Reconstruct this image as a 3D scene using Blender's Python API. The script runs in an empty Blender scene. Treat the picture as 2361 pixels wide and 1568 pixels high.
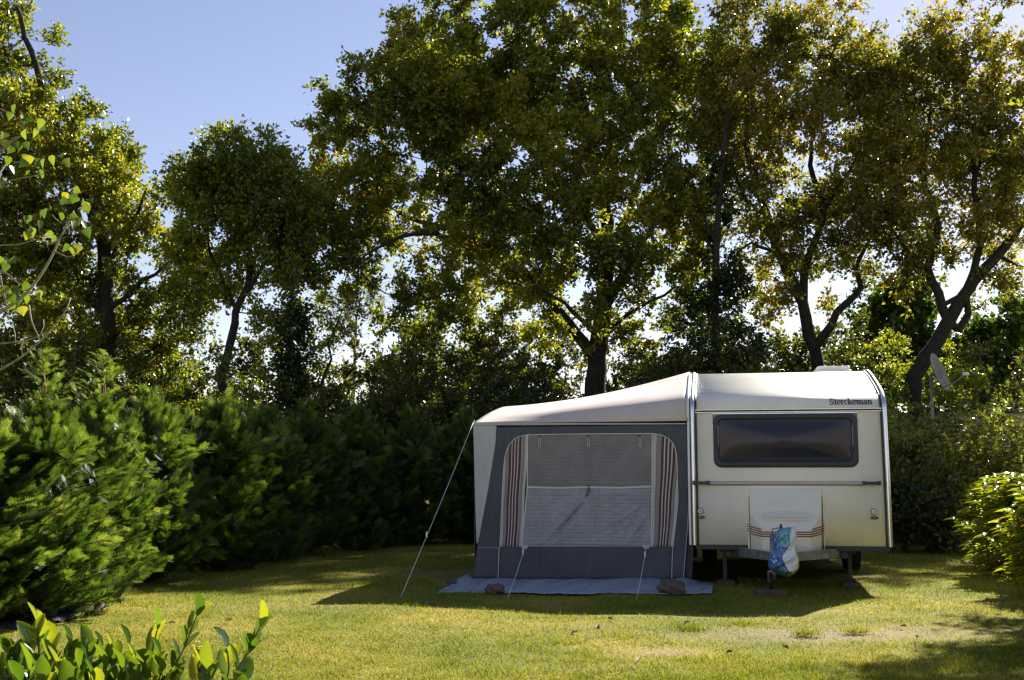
import bpy, bmesh, math, random
import numpy as np
from mathutils import Vector, Matrix
from mathutils.bvhtree import BVHTree
RNG = np.random.default_rng(7); random.seed(7)
sc = bpy.context.scene
sc.cycles.use_denoising = True; sc.cycles.pixel_filter_type = 'BLACKMAN_HARRIS'; sc.cycles.filter_width = 1.4; sc.cycles.caustics_reflective = False; sc.cycles.caustics_refractive = False; sc.cycles.sample_clamp_indirect = 3.0; sc.cycles.blur_glossy = 1.0; sc.cycles.use_adaptive_sampling = True; sc.cycles.adaptive_threshold = .004; sc.cycles.max_bounces = 8; sc.cycles.diffuse_bounces = 4; sc.cycles.glossy_bounces = 2; sc.cycles.transmission_bounces = 6; sc.cycles.denoiser = 'OPENIMAGEDENOISE'; sc.cycles.denoising_prefilter = 'NONE'; sc.cycles.denoising_input_passes = 'RGB_ALBEDO_NORMAL'
COL = sc.collection

# ---------------------------------------------------------------- camera geometry
F = 1100.0; CAMH = 1.2; PITCH = math.atan(135 / F)
CAM = np.array([0, 0, CAMH])
FW = np.array([0, math.cos(PITCH), math.sin(PITCH)]); UP = np.array([0, -math.sin(PITCH), math.cos(PITCH)])
K = 1024 / 2361.0
def ray(xd, yd):                     # sight line through a point measured in the 2361 px view of the photograph
    d = FW + np.array([1, 0, 0]) * ((xd * K - 512) / F) + UP * ((340 - yd * K) / F)
    return d
YS = 1.0
def at(xd, yd, Y):
    Y = Y * YS; d = ray(xd, yd); return CAM + d * (Y / d[1])
def gr(xd, yd, z=0.0):
    d = ray(xd, yd); return CAM + d * ((z - CAMH) / d[2])
def src2d(sx, sy): return sx / 1.7348, sy / 1.7348

# ---------------------------------------------------------------- tagging
def tag(o, label, cat, group=None):
    o['label'] = label; o['category'] = cat
    if group: o['group'] = group
    return o
def empty(name, label, cat, loc=(0, 0, 0), rz=0, group=None):
    o = bpy.data.objects.new(name, None); COL.objects.link(o)
    o.location = loc; o.rotation_euler = (0, 0, rz); o.empty_display_size = .1
    return tag(o, label, cat, group)
def link(name, me, mat=None, parent=None):
    o = bpy.data.objects.new(name, me); COL.objects.link(o)
    if mat is not None:
        for m in (mat if isinstance(mat, (list, tuple)) else [mat]): me.materials.append(m)
    if parent: o.parent = parent
    return o

# ---------------------------------------------------------------- materials
def newmat(name):
    m = bpy.data.materials.new(name); m.use_nodes = True
    nt = m.node_tree; nt.nodes.clear()
    out = nt.nodes.new('ShaderNodeOutputMaterial')
    return m, nt, out
def N(nt, t, **kw):
    n = nt.nodes.new(t)
    for k, v in kw.items():
        if hasattr(n, k): setattr(n, k, v)
        else: n.inputs[k.replace('_', ' ')].default_value = v
    return n
def ramp(nt, stops, fac=None):
    r = nt.nodes.new('ShaderNodeValToRGB'); e = r.color_ramp.elements
    while len(e) < len(stops): e.new(.5)
    for i, (p, c) in enumerate(stops):
        e[i].position = p; e[i].color = (*c, 1)
    if fac is not None: nt.links.new(fac, r.inputs[0])
    return r
def solid(name, col, rough=.6, metal=0, spec=.5, noise=.12, nscale=6, bump=0, bscale=60, dirt=None, streak=0, scol=(.30, .27, .18)):
    m, nt, out = newmat(name)
    tc = N(nt, 'ShaderNodeTexCoord')
    n1 = N(nt, 'ShaderNodeTexNoise'); n1.inputs['Scale'].default_value = nscale; n1.inputs['Detail'].default_value = 6
    nt.links.new(tc.outputs['Object'], n1.inputs['Vector'])
    c = np.array(col)
    stops = [(.3, tuple(c * (1 - noise))), (.7, tuple(np.minimum(c * (1 + noise), 1)))]
    if dirt is not None: stops = [(.25, tuple(dirt))] + [(.42, tuple(c * (1 - noise)))] + [stops[1]]
    r = ramp(nt, stops, n1.outputs['Fac'])
    b = N(nt, 'ShaderNodeBsdfPrincipled', Roughness=rough, Metallic=metal)
    b.inputs['Specular IOR Level'].default_value = spec
    src = r.outputs[0]
    if streak:
        mp = N(nt, 'ShaderNodeMapping'); mp.inputs['Scale'].default_value = (16, 16, 1.1); nt.links.new(tc.outputs['Object'], mp.inputs[0])
        ns = N(nt, 'ShaderNodeTexNoise'); ns.inputs['Scale'].default_value = 1.6; ns.inputs['Detail'].default_value = 7; ns.inputs['Roughness'].default_value = .7; nt.links.new(mp.outputs[0], ns.inputs['Vector'])
        rs = ramp(nt, [(.48, (0, 0, 0)), (.78, (streak,) * 3)], ns.outputs['Fac'])
        mxd = N(nt, 'ShaderNodeMix', data_type='RGBA'); nt.links.new(rs.outputs[0], mxd.inputs[0]); nt.links.new(src, mxd.inputs[6]); mxd.inputs[7].default_value = (*scol, 1); src = mxd.outputs[2]
    nt.links.new(src, b.inputs['Base Color'])
    if bump:
        n2 = N(nt, 'ShaderNodeTexNoise'); n2.inputs['Scale'].default_value = bscale; n2.inputs['Detail'].default_value = 4
        nt.links.new(tc.outputs['Object'], n2.inputs['Vector'])
        bp = N(nt, 'ShaderNodeBump', Strength=bump, Distance=.02)
        nt.links.new(n2.outputs['Fac'], bp.inputs['Height']); nt.links.new(bp.outputs[0], b.inputs['Normal'])
    nt.links.new(b.outputs[0], out.inputs[0])
    return m
def leafmat(name, stops, trans, rough=.42, tf=.4, spec=.5):
    m, nt, out = newmat(name)
    a = N(nt, 'ShaderNodeAttribute', attribute_name='rnd')
    r = ramp(nt, stops, a.outputs['Fac'])
    b = N(nt, 'ShaderNodeBsdfPrincipled', Roughness=rough); b.inputs['Specular IOR Level'].default_value = spec
    nt.links.new(r.outputs[0], b.inputs['Base Color'])
    t = N(nt, 'ShaderNodeBsdfTranslucent')
    mm = N(nt, 'ShaderNodeMix', data_type='RGBA', blend_type='MULTIPLY'); mm.inputs[0].default_value = 1
    nt.links.new(r.outputs[0], mm.inputs[6]); mm.inputs[7].default_value = (*trans, 1)
    nt.links.new(mm.outputs[2], t.inputs['Color'])
    mx = N(nt, 'ShaderNodeMixShader'); mx.inputs[0].default_value = tf
    nt.links.new(b.outputs[0], mx.inputs[1]); nt.links.new(t.outputs[0], mx.inputs[2])
    nt.links.new(mx.outputs[0], out.inputs[0])
    return m

M = {}
TR = (2.9, 2.65, .75)
M['oak'] = leafmat('oak_leaf', [(0, (.028, .042, .008)), (.5, (.135, .165, .022)), (.88, (.215, .23, .03)), (.96, (.20, .15, .03)), (1, (.24, .11, .02))], TR, .36, .40)
M['oak_dry'] = leafmat('oak_leaf_dry', [(0, (.032, .040, .010)), (.45, (.130, .140, .024)), (.8, (.215, .20, .038)), (.93, (.21, .14, .04)), (1, (.25, .11, .04))], TR, .36, .40)
M['green'] = leafmat('green_leaf', [(0, (.04, .06, .010)), (.5, (.13, .165, .022)), (1, (.22, .24, .035))], TR, .40)
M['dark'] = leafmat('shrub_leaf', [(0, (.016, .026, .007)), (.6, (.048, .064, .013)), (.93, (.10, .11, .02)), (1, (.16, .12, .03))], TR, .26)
M['gloss_sunlit'] = leafmat('glossy_leaf_painted_sun', [(0, (.05, .06, .015)), (.5, (.16, .18, .035)), (.9, (.30, .31, .07)), (1, (.32, .22, .08))], TR, .22, .42, .8)  # leaf colour raised to stand in for sun the oak crown blocks
M['poplar'] = leafmat('poplar_leaf', [(0, (.03, .06, .012)), (.6, (.07, .11, .018)), (.9, (.14, .17, .03)), (1, (.26, .24, .03))], (2.0, 2.0, .7), .28)
M['willow'] = leafmat('pale_leaf', [(0, (.07, .09, .03)), (.6, (.12, .14, .05)), (1, (.2, .2, .08))], TR, .5)
M['bush'] = leafmat('drooping_leaf', [(0, (.08, .11, .010)), (.6, (.20, .23, .016)), (.95, (.27, .28, .02)), (1, (.40, .22, .02))], (2.0, 2.0, .6), .38)
M['laurel'] = leafmat('laurel_leaf', [(0, (.018, .045, .012)), (.5, (.038, .080, .016)), (.85, (.085, .13, .022)), (1, (.18, .20, .03))], (2.6, 2.4, .5), .22, .36, .7)
M['conifer'] = leafmat('conifer_spray', [(0, (.022, .044, .012)), (.5, (.055, .088, .018)), (.9, (.12, .155, .035)), (1, (.17, .19, .06))], (2.6, 2.8, .9), .5, .42)
M['ivy'] = leafmat('ivy_leaf', [(0, (.014, .028, .008)), (1, (.035, .055, .014))], TR, .3)
M['bark'] = solid('bark', (.026, .021, .016), .95, noise=.5, nscale=9, bump=.8, bscale=25)
M['barkg'] = solid('grey_twig_bark', (.24, .22, .16), .9, noise=.4, nscale=30)
M['redtwig'] = solid('red_shoot', (.36, .11, .05), .7, noise=.25, nscale=30)

# ---------------------------------------------------------------- fast mesh building
def np_mesh(name, V, Fc, rnd=None, smooth=False):
    V = np.ascontiguousarray(V, dtype=np.float32).reshape(-1, 3); Fc = np.ascontiguousarray(Fc, dtype=np.int32)
    me = bpy.data.meshes.new(name); nf, k = Fc.shape
    me.vertices.add(len(V)); me.vertices.foreach_set('co', V.ravel())
    me.loops.add(nf * k); me.loops.foreach_set('vertex_index', Fc.ravel())
    me.polygons.add(nf); me.polygons.foreach_set('loop_start', np.arange(0, nf * k, k, dtype=np.int32))
    me.polygons.foreach_set('loop_total', np.full(nf, k, dtype=np.int32))
    if smooth: me.polygons.foreach_set('use_smooth', np.ones(nf, dtype=bool))
    me.update(calc_edges=True)
    if rnd is not None:
        a = me.attributes.new('rnd', 'FLOAT', 'FACE'); a.data.foreach_set('value', np.ascontiguousarray(rnd, dtype=np.float32))
    return me
def unit(v): return v / np.maximum(np.linalg.norm(v, axis=-1, keepdims=True), 1e-9)
# leaf templates: vertices (along, across, up), triangles
def tpl_rhomb(): return np.array([(0, 0, 0), (.45, .5, .12), (1, 0, 0), (.5, -.5, .12)]), np.array([(0, 2, 1), (0, 3, 2)])
def tpl_outline(pts, cup=.2, droop=.0):
    V = []; T = []
    for (u, w) in pts:
        V += [(u, 0, -droop * u * u), (u, w, cup * w - droop * u * u), (u, -w, cup * w - droop * u * u)]
    n = len(pts)
    for i in range(n - 1):
        a, b = 3 * i, 3 * (i + 1)
        T += [(a, b, b + 1), (a, b + 1, a + 1), (a, b + 2, b), (a, a + 2, b + 2)]
    return np.array(V, float), np.array(T)
T_OVAL = tpl_outline([(0, .02), (.15, .25), (.4, .5), (.65, .47), (.88, .24), (1, .0)], .34, .12)
T_POP = tpl_outline([(0, .02), (.12, .42), (.3, .5), (.6, .32), (.85, .1), (1, 0)], .25, .1)
T_DROOP = tpl_outline([(0, .03), (.2, .36), (.45, .5), (.75, .3), (1, 0)], .5, .55)
def tpl_spray(n=5):
    V = [(0, -.03, 0), (0, .03, 0), (1, 0, .0)]; T = [(0, 2, 1)]
    for i in range(n):
        u = .08 + .8 * i / n
        for s in (1, -1):
            L = .50 * (1 - u) ** .7 + .10; k = len(V); w = .055
            V += [(u - w, 0, 0), (u + w, 0, 0), (u + L * .85, s * L * .62, .03)]
            T += [(k, k + 1, k + 2)]
            V += [(u + L * .3, s * L * .18, 0), (u + L * .3 + .05, s * L * .2, 0), (u + L * .42, s * L * .72, .03)]
            T += [(k + 3, k + 4, k + 5)]
    return np.array(V, float), np.array(T)
T_SPRAY = tpl_spray()
T_RH = tpl_rhomb()
def leaf_arrays(tpl, P, D, Nn, L, W, rnd):
    tv, tf = tpl
    D = unit(D); S = unit(np.cross(D, Nn)); U = np.cross(S, D)
    L = np.broadcast_to(np.asarray(L, float), (len(P),)); W = np.broadcast_to(np.asarray(W, float), (len(P),))
    V = (P[:, None, :] + tv[None, :, 0, None] * (L[:, None] * 1)[..., None] * D[:, None, :]
         + tv[None, :, 1, None] * W[:, None, None] * S[:, None, :] + tv[None, :, 2, None] * (L * .5 + W * .5)[:, None, None] * U[:, None, :])
    nv = len(tv)
    Fc = tf[None] + (np.arange(len(P)) * nv)[:, None, None]
    return V.reshape(-1, 3), Fc.reshape(-1, 3), np.repeat(rnd, len(tf))
def leaves(name, tpl, P, D, Nn, L, W, rnd, mat, parent=None):
    V, Fc, r = leaf_arrays(tpl, P, D, Nn, L, W, rnd)
    return link(name, np_mesh(name, V, Fc, r), mat, parent)
def rdir(n, up=0.0):
    v = RNG.normal(size=(n, 3)); v[:, 2] += up; return unit(v)

def tubes(segs, sides=5):            # segs: list of (p0, p1, r0, r1) -> tapered prisms
    A = np.array([s[0] for s in segs], float); B = np.array([s[1] for s in segs], float)
    ra = np.array([s[2] for s in segs]); rb = np.array([s[3] for s in segs])
    d = unit(B - A); ref = np.where(np.abs(d[:, 2:3]) > .9, np.array([[1., 0, 0]]), np.array([[0., 0, 1]]))
    u = unit(np.cross(d, ref)); v = np.cross(d, u)
    th = np.arange(sides) * 2 * math.pi / sides
    ring = np.cos(th)[None, :, None] * u[:, None] + np.sin(th)[None, :, None] * v[:, None]
    V = np.concatenate([A[:, None] - d[:, None] * (ra * .3)[:, None, None] + ring * ra[:, None, None], B[:, None] + ring * rb[:, None, None]], 1)
    i = np.arange(sides); j = (i + 1) % sides
    f = np.stack([i, j, j + sides, i + sides], 1)
    Fc = f[None] + (np.arange(len(segs)) * 2 * sides)[:, None, None]
    return V.reshape(-1, 3), Fc.reshape(-1, 4)
def tube_path(pts, radii, sides=8, cap=True):   # continuous tube through points, as verts / quads
    P = np.array(pts, float); n = len(P); R = np.broadcast_to(np.asarray(radii, float), (n,))
    T = np.gradient(P, axis=0); T = unit(T)
    u = np.zeros_like(P); ref = np.array([0, 0, 1.]) if abs(T[0][2]) < .9 else np.array([1., 0, 0])
    u[0] = unit(np.cross(T[0], ref))
    for i in range(1, n):
        w = u[i - 1] - T[i] * np.dot(u[i - 1], T[i]); u[i] = unit(w)
    v = np.cross(T, u); th = np.arange(sides) * 2 * math.pi / sides
    V = (P[:, None] + R[:, None, None] * (np.cos(th)[None, :, None] * u[:, None] + np.sin(th)[None, :, None] * v[:, None])).reshape(-1, 3)
    Fc = []
    for i in range(n - 1):
        for k in range(sides):
            k2 = (k + 1) % sides
            Fc.append((i * sides + k, i * sides + k2, (i + 1) * sides + k2, (i + 1) * sides + k))
    return V, Fc
def smooth_path(pts, step=.25, wob=.0):
    P = [np.array(p, float) for p in pts]; out = []
    for i in range(len(P) - 1):
        p0 = P[max(i - 1, 0)]; p1 = P[i]; p2 = P[i + 1]; p3 = P[min(i + 2, len(P) - 1)]
        n = max(1, int(np.linalg.norm(p2 - p1) / step))
        for k in range(n):
            t = k / n
            out.append(.5 * ((2 * p1) + (-p0 + p2) * t + (2 * p0 - 5 * p1 + 4 * p2 - p3) * t * t + (-p0 + 3 * p1 - 3 * p2 + p3) * t ** 3))
    out.append(P[-1]); out = np.array(out)
    if wob: out[1:-1] += RNG.normal(size=(len(out) - 2, 3)) * wob
    return out

# ---------------------------------------------------------------- trees
def blob(xd, yd, Y, rx, ry, rz):
    c = at(xd, yd, Y); s = Y * YS / F * K
    return (c, np.array([rx * s, rz, ry * s]))
MT = 1.0
def sample_blobs(blobs, n, shell=.45):
    w = np.array([b[1][0] * b[1][1] * b[1][2] for b in blobs]) ** .85; w /= w.sum()
    out = []
    for b, k in zip(blobs, RNG.multinomial(n, w)):
        d = rdir(k); r = RNG.random(k) ** shell
        out.append(b[0] + d * r[:, None] * b[1])
    return np.concatenate(out)
def tree(name, label, cat, base, limbs, blobs, n_tips, lpt, mat, leaf=(.13, .075), rc=.42, tpl=T_RH, trunk_r=.25, group=None,
         holes=(), bark='bark', minr=.006, shell=.45, up=.25, minz=.3, crown_name='crown', step=.3, sprig=True):
    root = empty(name, label, cat, tuple(base), 0, group)
    base = np.array(base, float); n_tips = int(n_tips * MT); leaf = (leaf[0] * YS, leaf[1] * YS); rc = rc * YS
    limbs = [(a_, b_ * YS, c_ * YS) for a_, b_, c_ in limbs]
    pos = []; par = []; rmin = []; ntr = 0
    for li, (pts, r0, r1) in enumerate(limbs):
        pa = smooth_path(pts, step, .02 if li == 0 else .03)
        if li == 0: prev = -1
        else:
            d = np.linalg.norm(np.array(pos) - pa[0], axis=1); prev = int(d.argmin())
        for i, p in enumerate(pa):
            pos.append(p); par.append(prev); prev = len(pos) - 1
            rmin.append(r0 + (r1 - r0) * i / max(1, len(pa) - 1))
        if li == 0: ntr = len(pos)
    nlimb = len(pos)
    tips = sample_blobs(blobs, n_tips, shell)
    tips = tips[tips[:, 2] > minz]
    for h in holes:
        # a hole is a gap in the crown: an ellipsoid that holds no twigs
        q = (tips - h[0]) / h[1]; tips = tips[(q ** 2).sum(1) > 1]
    P0 = np.array(pos)
    dmin = np.array([np.linalg.norm(P0 - t, axis=1).min() for t in tips])
    tips = tips[np.argsort(dmin)]
    buf = np.zeros((200000, 3)); buf[:nlimb] = P0; cnt = nlimb
    root0 = P0[0]
    lo = nlimb // 3 if nlimb > 6 else 0
    ends = []
    for t in tips:
        d = np.linalg.norm(buf[lo:cnt] - t, axis=1); hz = np.maximum(0, buf[lo:cnt, 2] - t[2]) * .5
        j = int((d + hz).argmin()) + lo; dd = np.linalg.norm(buf[j] - t)
        n = max(1, int(dd / .35)); a = buf[j].copy(); prev = j
        mid = (a + t) / 2 + RNG.normal(size=3) * dd * .10 + np.array([0, 0, -.06 * dd])
        for k in range(1, n + 1):
            u = k / n; p = (1 - u) ** 2 * a + 2 * u * (1 - u) * mid + u * u * t
            buf[cnt] = p; par.append(prev); rmin.append(0); prev = cnt; cnt += 1
        ends.append(prev)
    pos = buf[:cnt]; par = np.array(par)
    acc = np.zeros(cnt); haschild = np.zeros(cnt, bool)
    for i in range(cnt - 1, -1, -1):
        if acc[i] == 0: acc[i] = minr ** 2.2
        if par[i] >= 0 and i >= nlimb: acc[par[i]] += acc[i]
    rr = acc ** (1 / 2.2); rr = np.maximum(rr, minr)
    for i in range(nlimb): rr[i] = rmin[i]
    cap = trunk_r * .5
    for i in range(nlimb, cnt): rr[i] = min(rr[i], cap, rr[par[i]] * .95 if par[i] < nlimb else 9)
    # trunk as one continuous tapering tube, with root flare
    tp = pos[:ntr]; tr = rr[:ntr].copy(); hh = tp[:, 2] - tp[0, 2]; tr = tr * (1 + .55 * np.exp(-hh / .35))
    V, Fc = tube_path(tp - base, tr, 10)
    V = V + RNG.normal(size=V.shape) * np.repeat(tr, 10)[:, None] * .05
    link('trunk', np_mesh('trunk', V, Fc, smooth=True), M[bark], root)
    segs = [(pos[par[i]] - base, pos[i] - base, min(rr[par[i]], rr[i] * 1.35), rr[i]) for i in range(ntr, cnt) if par[i] >= 0]
    # fine twigs inside each leaf clump
    E = pos[ends]; ne = len(E)
    PD = unit(E - pos[par[ends]])
    k = 7
    td = unit(np.repeat(PD, k, 0) * .5 + rdir(ne * k, up)); tl = rc * RNG.uniform(.6, 1.25, ne * k)
    t0 = np.repeat(E, k, 0); t1 = t0 + td * tl[:, None]
    segs += [(a - base, b - base, minr * .8, minr * .4) for a, b in zip(t0, t1)]
    V, Fc = tubes(segs, 5)
    link('branches', np_mesh('branches', V, Fc, smooth=True), M[bark], root)
    # leaves along the twigs, thicker towards the ends
    nl = max(1, lpt // k); tt = RNG.random((ne * k, nl)) ** .7 * 1.1
    P = t0[:, None] + td[:, None] * (tl[:, None] * tt)[..., None] + RNG.normal(size=(ne * k, nl, 3)) * rc * .15
    P = P.reshape(-1, 3); nn = len(P)
    dens = .5 + .5 * np.sin(P[:, 0] * 1.9 + 3 * np.sin(P[:, 2] * 1.3)) * np.sin(P[:, 2] * 2.3 + P[:, 1] * 1.7)
    keep = RNG.random(nn) < .62 + .38 * dens; P = P[keep]; nn = len(P)
    D = unit(np.repeat(np.repeat(td, nl, 0), 1, 0)[keep] * .7 + rdir(nn, -.1)); Nn = rdir(nn, .9)
    sz = RNG.uniform(.65, 1.25, nn)
    hue = .5 + .22 * np.sin(P[:, 0] * .9 + 1.3 * P[:, 2]) + RNG.normal(size=nn) * .24
    rn = np.clip(np.where(RNG.random(nn) < .035, RNG.uniform(.93, 1, nn), hue * .85), 0, 1)
    leaves(crown_name, tpl, P - base, D, Nn, leaf[0] * sz, leaf[1] * sz, rn, mat, root)
    return root

# ---------------------------------------------------------------- bmesh helpers for made objects
class MB:
    def __init__(s): s.bm = bmesh.new(); s.mi = 0
    def box(s, x0, x1, y0, y1, z0, z1, bev=0, M4=None):
        v = [s.bm.verts.new(p) for p in [(x0, y0, z0), (x1, y0, z0), (x1, y1, z0), (x0, y1, z0), (x0, y0, z1), (x1, y0, z1), (x1, y1, z1), (x0, y1, z1)]]
        fs = [s.bm.faces.new([v[i] for i in f]) for f in [(0, 3, 2, 1), (4, 5, 6, 7), (0, 1, 5, 4), (1, 2, 6, 5), (2, 3, 7, 6), (3, 0, 4, 7)]]
        for f in fs: f.material_index = s.mi
        if bev:
            es = list({e for f in fs for e in f.edges})
            r = bmesh.ops.bevel(s.bm, geom=es, offset=bev, segments=2, affect='EDGES', profile=.5)
        return s
    def prism(s, pts, y0, y1, axis='y', bev=0):     # polygon in (x,z), extruded y0 -> y1
        n = len(pts)
        mk = (lambda a, b, c: (a, c, b)) if axis == 'y' else ((lambda a, b, c: (c, a, b)) if axis == 'x' else (lambda a, b, c: (a, b, c)))
        A = [s.bm.verts.new(mk(p[0], p[1], y0)) for p in pts]; B = [s.bm.verts.new(mk(p[0], p[1], y1)) for p in pts]
        fs = [s.bm.faces.new(A), s.bm.faces.new(B[::-1])]
        for i in range(n): fs.append(s.bm.faces.new((A[i], B[i], B[(i + 1) % n], A[(i + 1) % n])))
        for f in fs: f.material_index = s.mi
        if bev:
            es = list(fs[0].edges)
            bmesh.ops.bevel(s.bm, geom=es, offset=bev, segments=2, affect='EDGES', profile=.5)
        return s
    def ring(s, outer, inner, y0, y1, lip=0):       # frame between two outlines of equal length
        n = len(outer)
        def vv(pts, y): return [s.bm.verts.new((p[0], y, p[1])) for p in pts]
        mid = [((o[0] * .6 + i[0] * .4), (o[1] * .6 + i[1] * .4)) for o, i in zip(outer, inner)]
        rows = [vv(outer, y1), vv(outer, y0 + (y1 - y0) * .3), vv(mid, y0), vv(inner, y0 + (y1 - y0) * .35), vv(inner, y1)]
        for a, b in zip(rows[:-1], rows[1:]):
            for i in range(n):
                f = s.bm.faces.new((a[i], b[i], b[(i + 1) % n], a[(i + 1) % n])); f.smooth = True; f.material_index = s.mi
        return s
    def tube(s, pts, r, sides=8, caps=True):
        V, Fc = tube_path(pts, r, sides); vs = [s.bm.verts.new(v) for v in V]
        for f in Fc:
            g = s.bm.faces.new([vs[i] for i in f]); g.smooth = True; g.material_index = s.mi
        if caps:
            a = s.bm.faces.new(vs[:sides]); b = s.bm.faces.new(vs[-sides:][::-1]); a.material_index = b.material_index = s.mi
        return s
    def grid(s, fn, nu, nv, mi=None, smooth=True, closeu=False):
        vs = [[s.bm.verts.new(fn(i / nu, j / nv)) for j in range(nv + 1)] for i in range(nu + (0 if closeu else 1))]
        for i in range(nu):
            for j in range(nv):
                i2 = (i + 1) % nu if closeu else i + 1
                f = s.bm.faces.new((vs[i][j], vs[i2][j], vs[i2][j + 1], vs[i][j + 1])); f.smooth = smooth
                f.material_index = mi(i, j) if mi else s.mi
        return s
    def cyl(s, c, r, y0, y1, n=24, axis='y', r1=None):
        r1 = r if r1 is None else r1
        if axis == 'y' and len(c) == 3: c = (c[0], c[2])
        def mk(a, b, h):
            return {'y': (c[0] + a, h, c[1] + b), 'z': (c[0] + a, c[1] + b, h), 'x': (h, c[0] + a, c[1] + b)}[axis]
        A = [s.bm.verts.new(mk(r * math.cos(t * 2 * math.pi / n), r * math.sin(t * 2 * math.pi / n), y0)) for t in range(n)]
        B = [s.bm.verts.new(mk(r1 * math.cos(t * 2 * math.pi / n), r1 * math.sin(t * 2 * math.pi / n), y1)) for t in range(n)]
        for i in range(n):
            f = s.bm.faces.new((A[i], A[(i + 1) % n], B[(i + 1) % n], B[i])); f.smooth = True; f.material_index = s.mi
        for f in (s.bm.faces.new(A[::-1]), s.bm.faces.new(B)): f.material_index = s.mi
        return s
    def poly(s, pts):
        f = s.bm.faces.new([s.bm.verts.new(p) for p in pts]); f.material_index = s.mi; return s
    def build(s, name, mat, parent=None, recalc=True, solid_=0, subs=0):
        if recalc: bmesh.ops.recalc_face_normals(s.bm, faces=s.bm.faces)
        me = bpy.data.meshes.new(name); s.bm.to_mesh(me); s.bm.free()
        o = link(name, me, mat, parent)
        if solid_:
            m = o.modifiers.new('thick', 'SOLIDIFY'); m.thickness = solid_; m.offset = 0
        return o
def rrect(x0, z0, x1, z1, r, n=8):
    out = []
    for cx, cz, a0 in ((x1 - r, z1 - r, 0), (x0 + r, z1 - r, 90), (x0 + r, z0 + r, 180), (x1 - r, z0 + r, 270)):
        for k in range(n + 1):
            a = math.radians(a0 + 90 * k / n); out.append((cx + r * math.cos(a), cz + r * math.sin(a)))
    return out

# ================================================================ world, sun, camera
SUNK = (0.8, 1.2)                       # metres a shadow moves left / towards the camera per metre of height
sdir = Vector((SUNK[0], SUNK[1], 1)).normalized()
elev = math.asin(sdir.z); azim = math.atan2(sdir.x, sdir.y)     # azimuth from +Y towards +X
w = bpy.data.worlds.new("World"); sc.world = w; w.use_nodes = True
nt = w.node_tree; bg = nt.nodes['Background']
sky = nt.nodes.new('ShaderNodeTexSky'); sky.sky_type = 'NISHITA'; sky.sun_disc = False
sky.sun_elevation = elev; sky.sun_rotation = azim; sky.air_density = 1.0; sky.dust_density = .15; sky.ozone_density = 2.2
tint = N(nt, 'ShaderNodeMix', data_type='RGBA', blend_type='MULTIPLY'); tint.inputs[0].default_value = 1; tint.inputs[7].default_value = (1.19, .93, .885, 1)
nt.links.new(sky.outputs[0], tint.inputs[6]); nt.links.new(tint.outputs[2], bg.inputs[0]); bg.inputs[1].default_value = .060
sl = bpy.data.lights.new('sun', 'SUN'); sl.energy = 5.0; sl.angle = math.radians(.5); sl.color = (1, .94, .82)
so = bpy.data.objects.new('sun', sl); COL.objects.link(so)
so.rotation_euler = sdir.to_track_quat('Z', 'Y').to_euler(); so.location = (20, 30, 25)
cam = bpy.data.cameras.new('camera'); co = bpy.data.objects.new('camera', cam); COL.objects.link(co)
cam.sensor_width = 36; cam.lens = 36 * F / 1024; cam.clip_end = 3000; cam.clip_start = .05
co.location = (0, 0, CAMH); co.rotation_euler = (math.pi / 2 + PITCH, 0, 0); sc.camera = co
sc.view_settings.view_transform = 'Standard'; sc.view_settings.look = 'None'; sc.view_settings.exposure = 1.5; sc.view_settings.gamma = 1

# ================================================================ lawn
def ground_color(nt, blades=False):
    g = nt.nodes.new('ShaderNodeNewGeometry')
    def noise(scale, detail=4):
        n = N(nt, 'ShaderNodeTexNoise'); n.inputs['Scale'].default_value = scale; n.inputs['Detail'].default_value = detail
        sp = nt.nodes.new('ShaderNodeVectorMath'); sp.operation = 'MULTIPLY'; sp.inputs[1].default_value = (1, .8, 0)
        nt.links.new(g.outputs['Position'], sp.inputs[0]); nt.links.new(sp.outputs[0], n.inputs['Vector']); return n.outputs['Fac']
    big = ramp(nt, [(.33, (.165, .195, .018)), (.52, (.245, .245, .034)), (.70, (.37, .31, .085))], noise(.9, 5))
    return big, noise
gm, nt, out = newmat('lawn_soil')
big, noise = ground_color(nt)
fine = ramp(nt, [(.32, (.45, .42, .35)), (.66, (1.15, 1.08, .9))], noise(38, 6))
mul = N(nt, 'ShaderNodeMix', data_type='RGBA', blend_type='MULTIPLY'); mul.inputs[0].default_value = 1
nt.links.new(big.outputs[0], mul.inputs[6]); nt.links.new(fine.outputs[0], mul.inputs[7])
# bare sandy patches, worn earth
a = nt.nodes.new('ShaderNodeAttribute'); a.attribute_name = 'bare'
soil = ramp(nt, [(.3, (.16, .115, .07)), (.7, (.34, .26, .17))], noise(22, 6))
nz = noise(5, 6)
ma = nt.nodes.new('ShaderNodeMath'); ma.operation = 'MULTIPLY_ADD'; ma.inputs[1].default_value = 1.6; ma.inputs[2].default_value = -.75; nt.links.new(nz, ma.inputs[0])
mb = nt.nodes.new('ShaderNodeMath'); mb.operation = 'ADD'; mb.use_clamp = True; nt.links.new(ma.outputs[0], mb.inputs[0]); nt.links.new(a.outputs['Fac'], mb.inputs[1])
mc = nt.nodes.new('ShaderNodeMath'); mc.operation = 'MULTIPLY'; mc.use_clamp = True; nt.links.new(mb.outputs[0], mc.inputs[0]); nt.links.new(a.outputs['Fac'], mc.inputs[1])
mx = N(nt, 'ShaderNodeMix', data_type='RGBA'); nt.links.new(mc.outputs[0], mx.inputs[0]); nt.links.new(mul.outputs[2], mx.inputs[6]); nt.links.new(soil.outputs[0], mx.inputs[7])
b = N(nt, 'ShaderNodeBsdfPrincipled', Roughness=.95); b.inputs['Specular IOR Level'].default_value = .2
nt.links.new(mx.outputs[2], b.inputs['Base Color'])
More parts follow.
